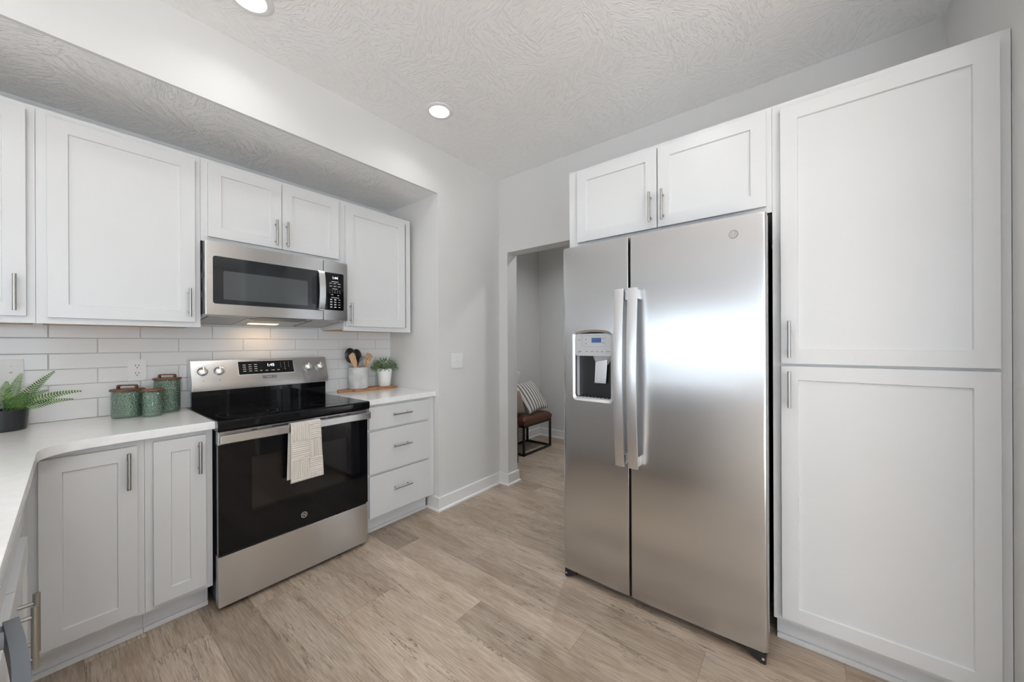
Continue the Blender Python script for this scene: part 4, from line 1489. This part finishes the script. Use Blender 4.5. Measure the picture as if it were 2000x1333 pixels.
def b_ladle(t_, f, p):
    bm_ = bmesh.new(); tube(bm_, [f, f.lerp(p, 0.72)], [0.008, 0.0075], 10)
    t_.part('handle', bm_, BEECH)
    bm_ = bmesh.new(); tube(bm_, [f.lerp(p, 0.70), p + (p - f).normalized() * 0.02], [0.0085, 0.013], 10)
    join(bm_, ladle_head(blade_frame(f, p - (p - f).normalized() * 0.035), 0.050, 0.058, 0.02))
    t_.part('head', bm_, UTENSIL, label='black silicone head')


utensil('ladle', 'black ladle with pale wooden handle, leftmost in the crock', (1.035, -0.085, ZU), (0.930, -0.112, rim + 0.085), b_ladle)
utensil('serving_spoon', 'black serving spoon leaning at the middle of the crock', (1.02, -0.07, ZU), (0.996, -0.074, rim + 0.073), b_ladle)


def b_whisk(t_, f, p):
    bm_ = bmesh.new(); tube(bm_, [f, f.lerp(p, 0.62)], 0.007, 10)
    t_.part('handle', bm_, BEECH)
    bm_ = bmesh.new()
    M = blade_frame(f, f.lerp(p, 0.6))
    for k in range(5):
        a = PI * k / 5
        pts = []
        for j in range(17):
            s = j / 16 * 2 - 1
            rr_ = 0.028 * math.sin(PI * min(1, abs(1 - abs(s)) * 0.5 + 0.0)) * (1 if s > 0 else -1)
            hh = 0.105 * (1 - abs(s)) ** 0.62
            ww = 0.026 * math.sin(min(1.0, (1 - abs(s)) / 1.0 * 1.0) * PI) if False else 0.026 * math.sqrt(max(0, 1 - ((hh / 0.105) * 2 - 1.15) ** 2 / 1.33)) * (1 if s > 0 else -1)
            if abs(s) < 0.01: ww = 0
            pts.append(M @ Vector((ww * math.cos(a), ww * math.sin(a), hh)))
        tube(bm_, pts, 0.0011, 5)
    t_.part('wires', bm_, WIRE, label='steel wire loops')


utensil('whisk', 'steel wire whisk standing in the crock between spoon and forks', (0.985, -0.10, ZU), (1.022, -0.128, rim + 0.06), b_whisk)


def b_fork(t_, f, p):
    bm_ = bmesh.new(); tube(bm_, [f, f.lerp(p, 0.80)], [0.007, 0.008], 10)
    t_.part('handle', bm_, BEECH)
    M = blade_frame(f, f.lerp(p, 0.78))
    bm_ = bmesh.new()
    ol_ = [(-0.008, 0.0), (-0.020, 0.028), (-0.021, 0.078), (-0.013, 0.080), (-0.012, 0.045), (-0.005, 0.045), (-0.004, 0.082), (0.004, 0.082), (0.005, 0.045), (0.012, 0.045), (0.013, 0.080), (0.021, 0.078), (0.020, 0.028), (0.008, 0.0)]
    prism(bm_, ol_, 'y', -0.004, 0.004)
    bm_.transform(M @ Matrix.Scale(1.35, 4))
    t_.part('tines', bm_, BEECH)


def b_spat(t_, f, p):
    bm_ = bmesh.new(); tube(bm_, [f, f.lerp(p, 0.82)], [0.007, 0.008], 10)
    t_.part('handle', bm_, BEECH)
    M = blade_frame(f, f.lerp(p, 0.8))
    bm_ = bmesh.new()
    prism(bm_, [(-0.008, 0.0), (-0.017, 0.025), (-0.019, 0.075), (-0.012, 0.086), (0.014, 0.082), (0.019, 0.072), (0.016, 0.022), (0.008, 0)], 'y', -0.004, 0.004, 0.001)
    bm_.transform(M @ Matrix.Scale(1.35, 4))
    t_.part('blade', bm_, BEECH)


utensil('salad_fork', 'pale wooden fork with slotted tines at the right of the crock', (0.98, -0.085, ZU), (1.055, -0.120, rim + 0.036), b_fork)
utensil('wooden_spatula', 'pale wooden spatula leaning at the right rim of the crock', (0.99, -0.125, ZU), (1.078, -0.085, rim + 0.040), b_spat)
utensil('slotted_turner', 'pale wooden turner leaning left under the black ladle', (1.02, -0.118, ZU), (0.942, -0.142, rim + 0.040), b_spat)

px_, py_ = 1.226, -0.098
t = Thing('potted_herb', 'small leafy green plant in a white tapered pot beside the crock', 'plant', (px_, py_, ZBD))
bm = bmesh.new()
lathe(bm, [(0, 0), (0.045, 0), (0.047, 0.003), (0.0605, 0.138), (0.0610, 0.141), (0.056, 0.141), (0.055, 0.128), (0, 0.128)], (px_, py_, ZBD), 44)
t.part('pot', bm, POTWHITE)
bm = bmesh.new(); lathe(bm, [(0.0545, 0.130), (0, 0.132)], (px_, py_, ZBD), 24)
t.part('soil', bm, SOIL)
bm = bmesh.new()
rl = random.Random(5)
for k in range(620):
    while True:
        v = Vector((rl.uniform(-1, 1), rl.uniform(-1, 1), rl.uniform(-0.15, 1)))
        if 0.25 < v.length < 1:
            break
    c = Vector((px_ + v.x * 0.115, py_ + v.y * 0.085, ZBD + 0.137 + v.z * 0.088))
    if c.z < ZBD + 0.145 and (Vector((c.x - px_, c.y - py_, 0)).length < 0.062):
        c.z = ZBD + 0.148
    if c.y > -0.006:
        c.y = -0.008 - rl.random() * 0.03
    d = (v + Vector((rl.gauss(0, .5), rl.gauss(0, .5), rl.gauss(0.2, .5)))).normalized()
    sd = d.cross(Vector((rl.gauss(0, 1), rl.gauss(0, 1), rl.gauss(0, 1)))).normalized()
    L, W_ = rl.uniform(0.012, 0.022), rl.uniform(0.003, 0.0055)
    q = [c, c + d * L * 0.4 + sd * W_, c + d * L, c + d * L * 0.4 - sd * W_]
    for p in q:
        p.y = min(p.y, -0.004)
    bm.faces.new([bm.verts.new(p) for p in q])
for k in range(26):
    a = rl.uniform(0, 2 * PI); r = rl.uniform(0.3, 0.95)
    tube(bm, [(px_ + 0.02 * math.cos(a), py_ + 0.02 * math.sin(a), ZBD + 0.13), (px_ + 0.05 * r * math.cos(a), py_ + 0.045 * r * math.sin(a), ZBD + 0.17), (px_ + 0.10 * r * math.cos(a), min(-0.01, py_ + 0.07 * r * math.sin(a)), ZBD + 0.15 + 0.06 * (1.2 - r))], 0.0009, 4)
t.part('foliage', bm, LEAF)


# ------------------------------------------------------------------ hallway stools and pillows
def stool(x0, x1, y0, y1, label):
    t = Thing('stool', label, 'stool', ((x0 + x1) / 2, (y0 + y1) / 2, 0), 'brown leather stools in the hallway')
    n = 26
    nx, ny = 24, 16
    bm = bmesh.new()
    zt, zb = 0.447, 0.345
    V_ = []
    for j in range(ny + 1):
        rowv = []
        for i in range(nx + 1):
            s, q = i / nx, j / ny
            ex = 1 - (2 * s - 1) ** 6; ey = 1 - (2 * q - 1) ** 6
            tuft = 0.010 * (abs(math.sin(s * 3 * PI)) ** 0.4 * abs(math.sin(q * 2 * PI)) ** 0.4)
            z = zb + 0.055 + (zt - zb - 0.065) * min(ex, ey) ** 0.5 + tuft
            rowv.append(bm.verts.new((x0 - 0.008 + (x1 - x0 + 0.016) * s, y0 - 0.008 + (y1 - y0 + 0.016) * q, z)))
        V_.append(rowv)
    for j in range(ny):
        for i in range(nx):
            bm.faces.new((V_[j][i], V_[j][i + 1], V_[j + 1][i + 1], V_[j + 1][i]))
    ring = V_[0] + [r[-1] for r in V_[1:]] + V_[-1][-2::-1] + [r[0] for r in V_[-2:0:-1]]
    low = [bm.verts.new((min(max(v.co.x, x0), x1), min(max(v.co.y, y0), y1), zb)) for v in ring]
    m = len(ring)
    for k in range(m):
        bm.faces.new((ring[k], ring[(k + 1) % m], low[(k + 1) % m], low[k]))
    bm.faces.new(low)
    t.part('cushion', bm, LEATHER, smooth=70)
    fr = bmesh.new()
    h = 0.011
    b = lambda a, c, d, e, f_, g_: box(fr, a, c, d, e, f_, g_, 0.001, 1)
    for z in (0.002, 0.322):
        b(x0, x1, y0, y0 + 2 * h, z, z + 2 * h); b(x0, x1, y1 - 2 * h, y1, z, z + 2 * h)
        b(x0, x0 + 2 * h, y0, y1, z, z + 2 * h); b(x1 - 2 * h, x1, y0, y1, z, z + 2 * h)
    t.part('base_frame', fr, IRON)
    for x in (x0, x1 - 2 * h):
        for y in (y0, y1 - 2 * h):
            t.part('leg', newbox(x, x + 2 * h, y, y + 2 * h, 0.0, 0.342), IRON)
    return t


stool(2.790, 3.355, -0.377, -0.005, 'brown tufted leather stool with black box frame carrying the striped pillow')
stool(2.225, 2.60, -0.44, -0.07, 'black-framed brown leather stool mostly hidden behind the doorway edge')


def pillow(name, label, c, size, thick, axes, m):
    """axes: (right, up) of the pillow face"""
    n = 22
    x = Vector(axes[0]).normalized(); y = Vector(axes[1]); y = (y - x * y.dot(x)).normalized(); z = x.cross(y)
    bm = bmesh.new()
    F = {}
    for sg in (1, -1):
        for j in range(n + 1):
            for i in range(n + 1):
                a, b = 2 * i / n - 1, 2 * j / n - 1
                pin = 1 - 0.07 * (1 - a * a) * abs(b) ** 3 if True else 1
                pa = a * (1 - 0.07 * (1 - b * b)); pb = b * (1 - 0.07 * (1 - a * a))
                hgt = thick / 2 * (max(0, (1 - a ** 2) * (1 - b ** 2))) ** 0.42
                F[(sg, i, j)] = bm.verts.new((pa * size / 2, pb * size / 2, sg * hgt))
        for j in range(n):
            for i in range(n):
                bm.faces.new((F[(sg, i, j)], F[(sg, i + 1, j)], F[(sg, i + 1, j + 1)], F[(sg, i, j + 1)]))
    bmesh.ops.remove_doubles(bm, verts=bm.verts, dist=1e-5)
    o = finish(bm, name, m, None, (0, 0, 0), 80)
    o.matrix_world = Matrix(((x.x, y.x, z.x, c[0]), (x.y, y.y, z.y, c[1]), (x.z, y.z, z.z, c[2]), (0, 0, 0, 1)))
    return tagged(o, label, 'pillow')


pillow('pillow', 'striped grey and cream square pillow leaning on the brown stool', (3.125, -0.225, 0.632), 0.42, 0.13, ((1.0, 0.0, 0.05), (0.093, 0.23, 0.31)), STRIPE)
pillow('pillow', 'plain cream pillow standing behind the striped pillow', (2.90, -0.055, 0.79), 0.44, 0.085, ((0.93, 0.0, -0.36), (0.36, 0.10, 0.92)), CREAM)
pillow('pillow', 'dark taupe pillow mostly hidden left of the striped pillow', (2.795, -0.235, 0.585), 0.28, 0.10, ((1.0, -0.1, 0), (0.05, 0.35, 1)), TAUPE)
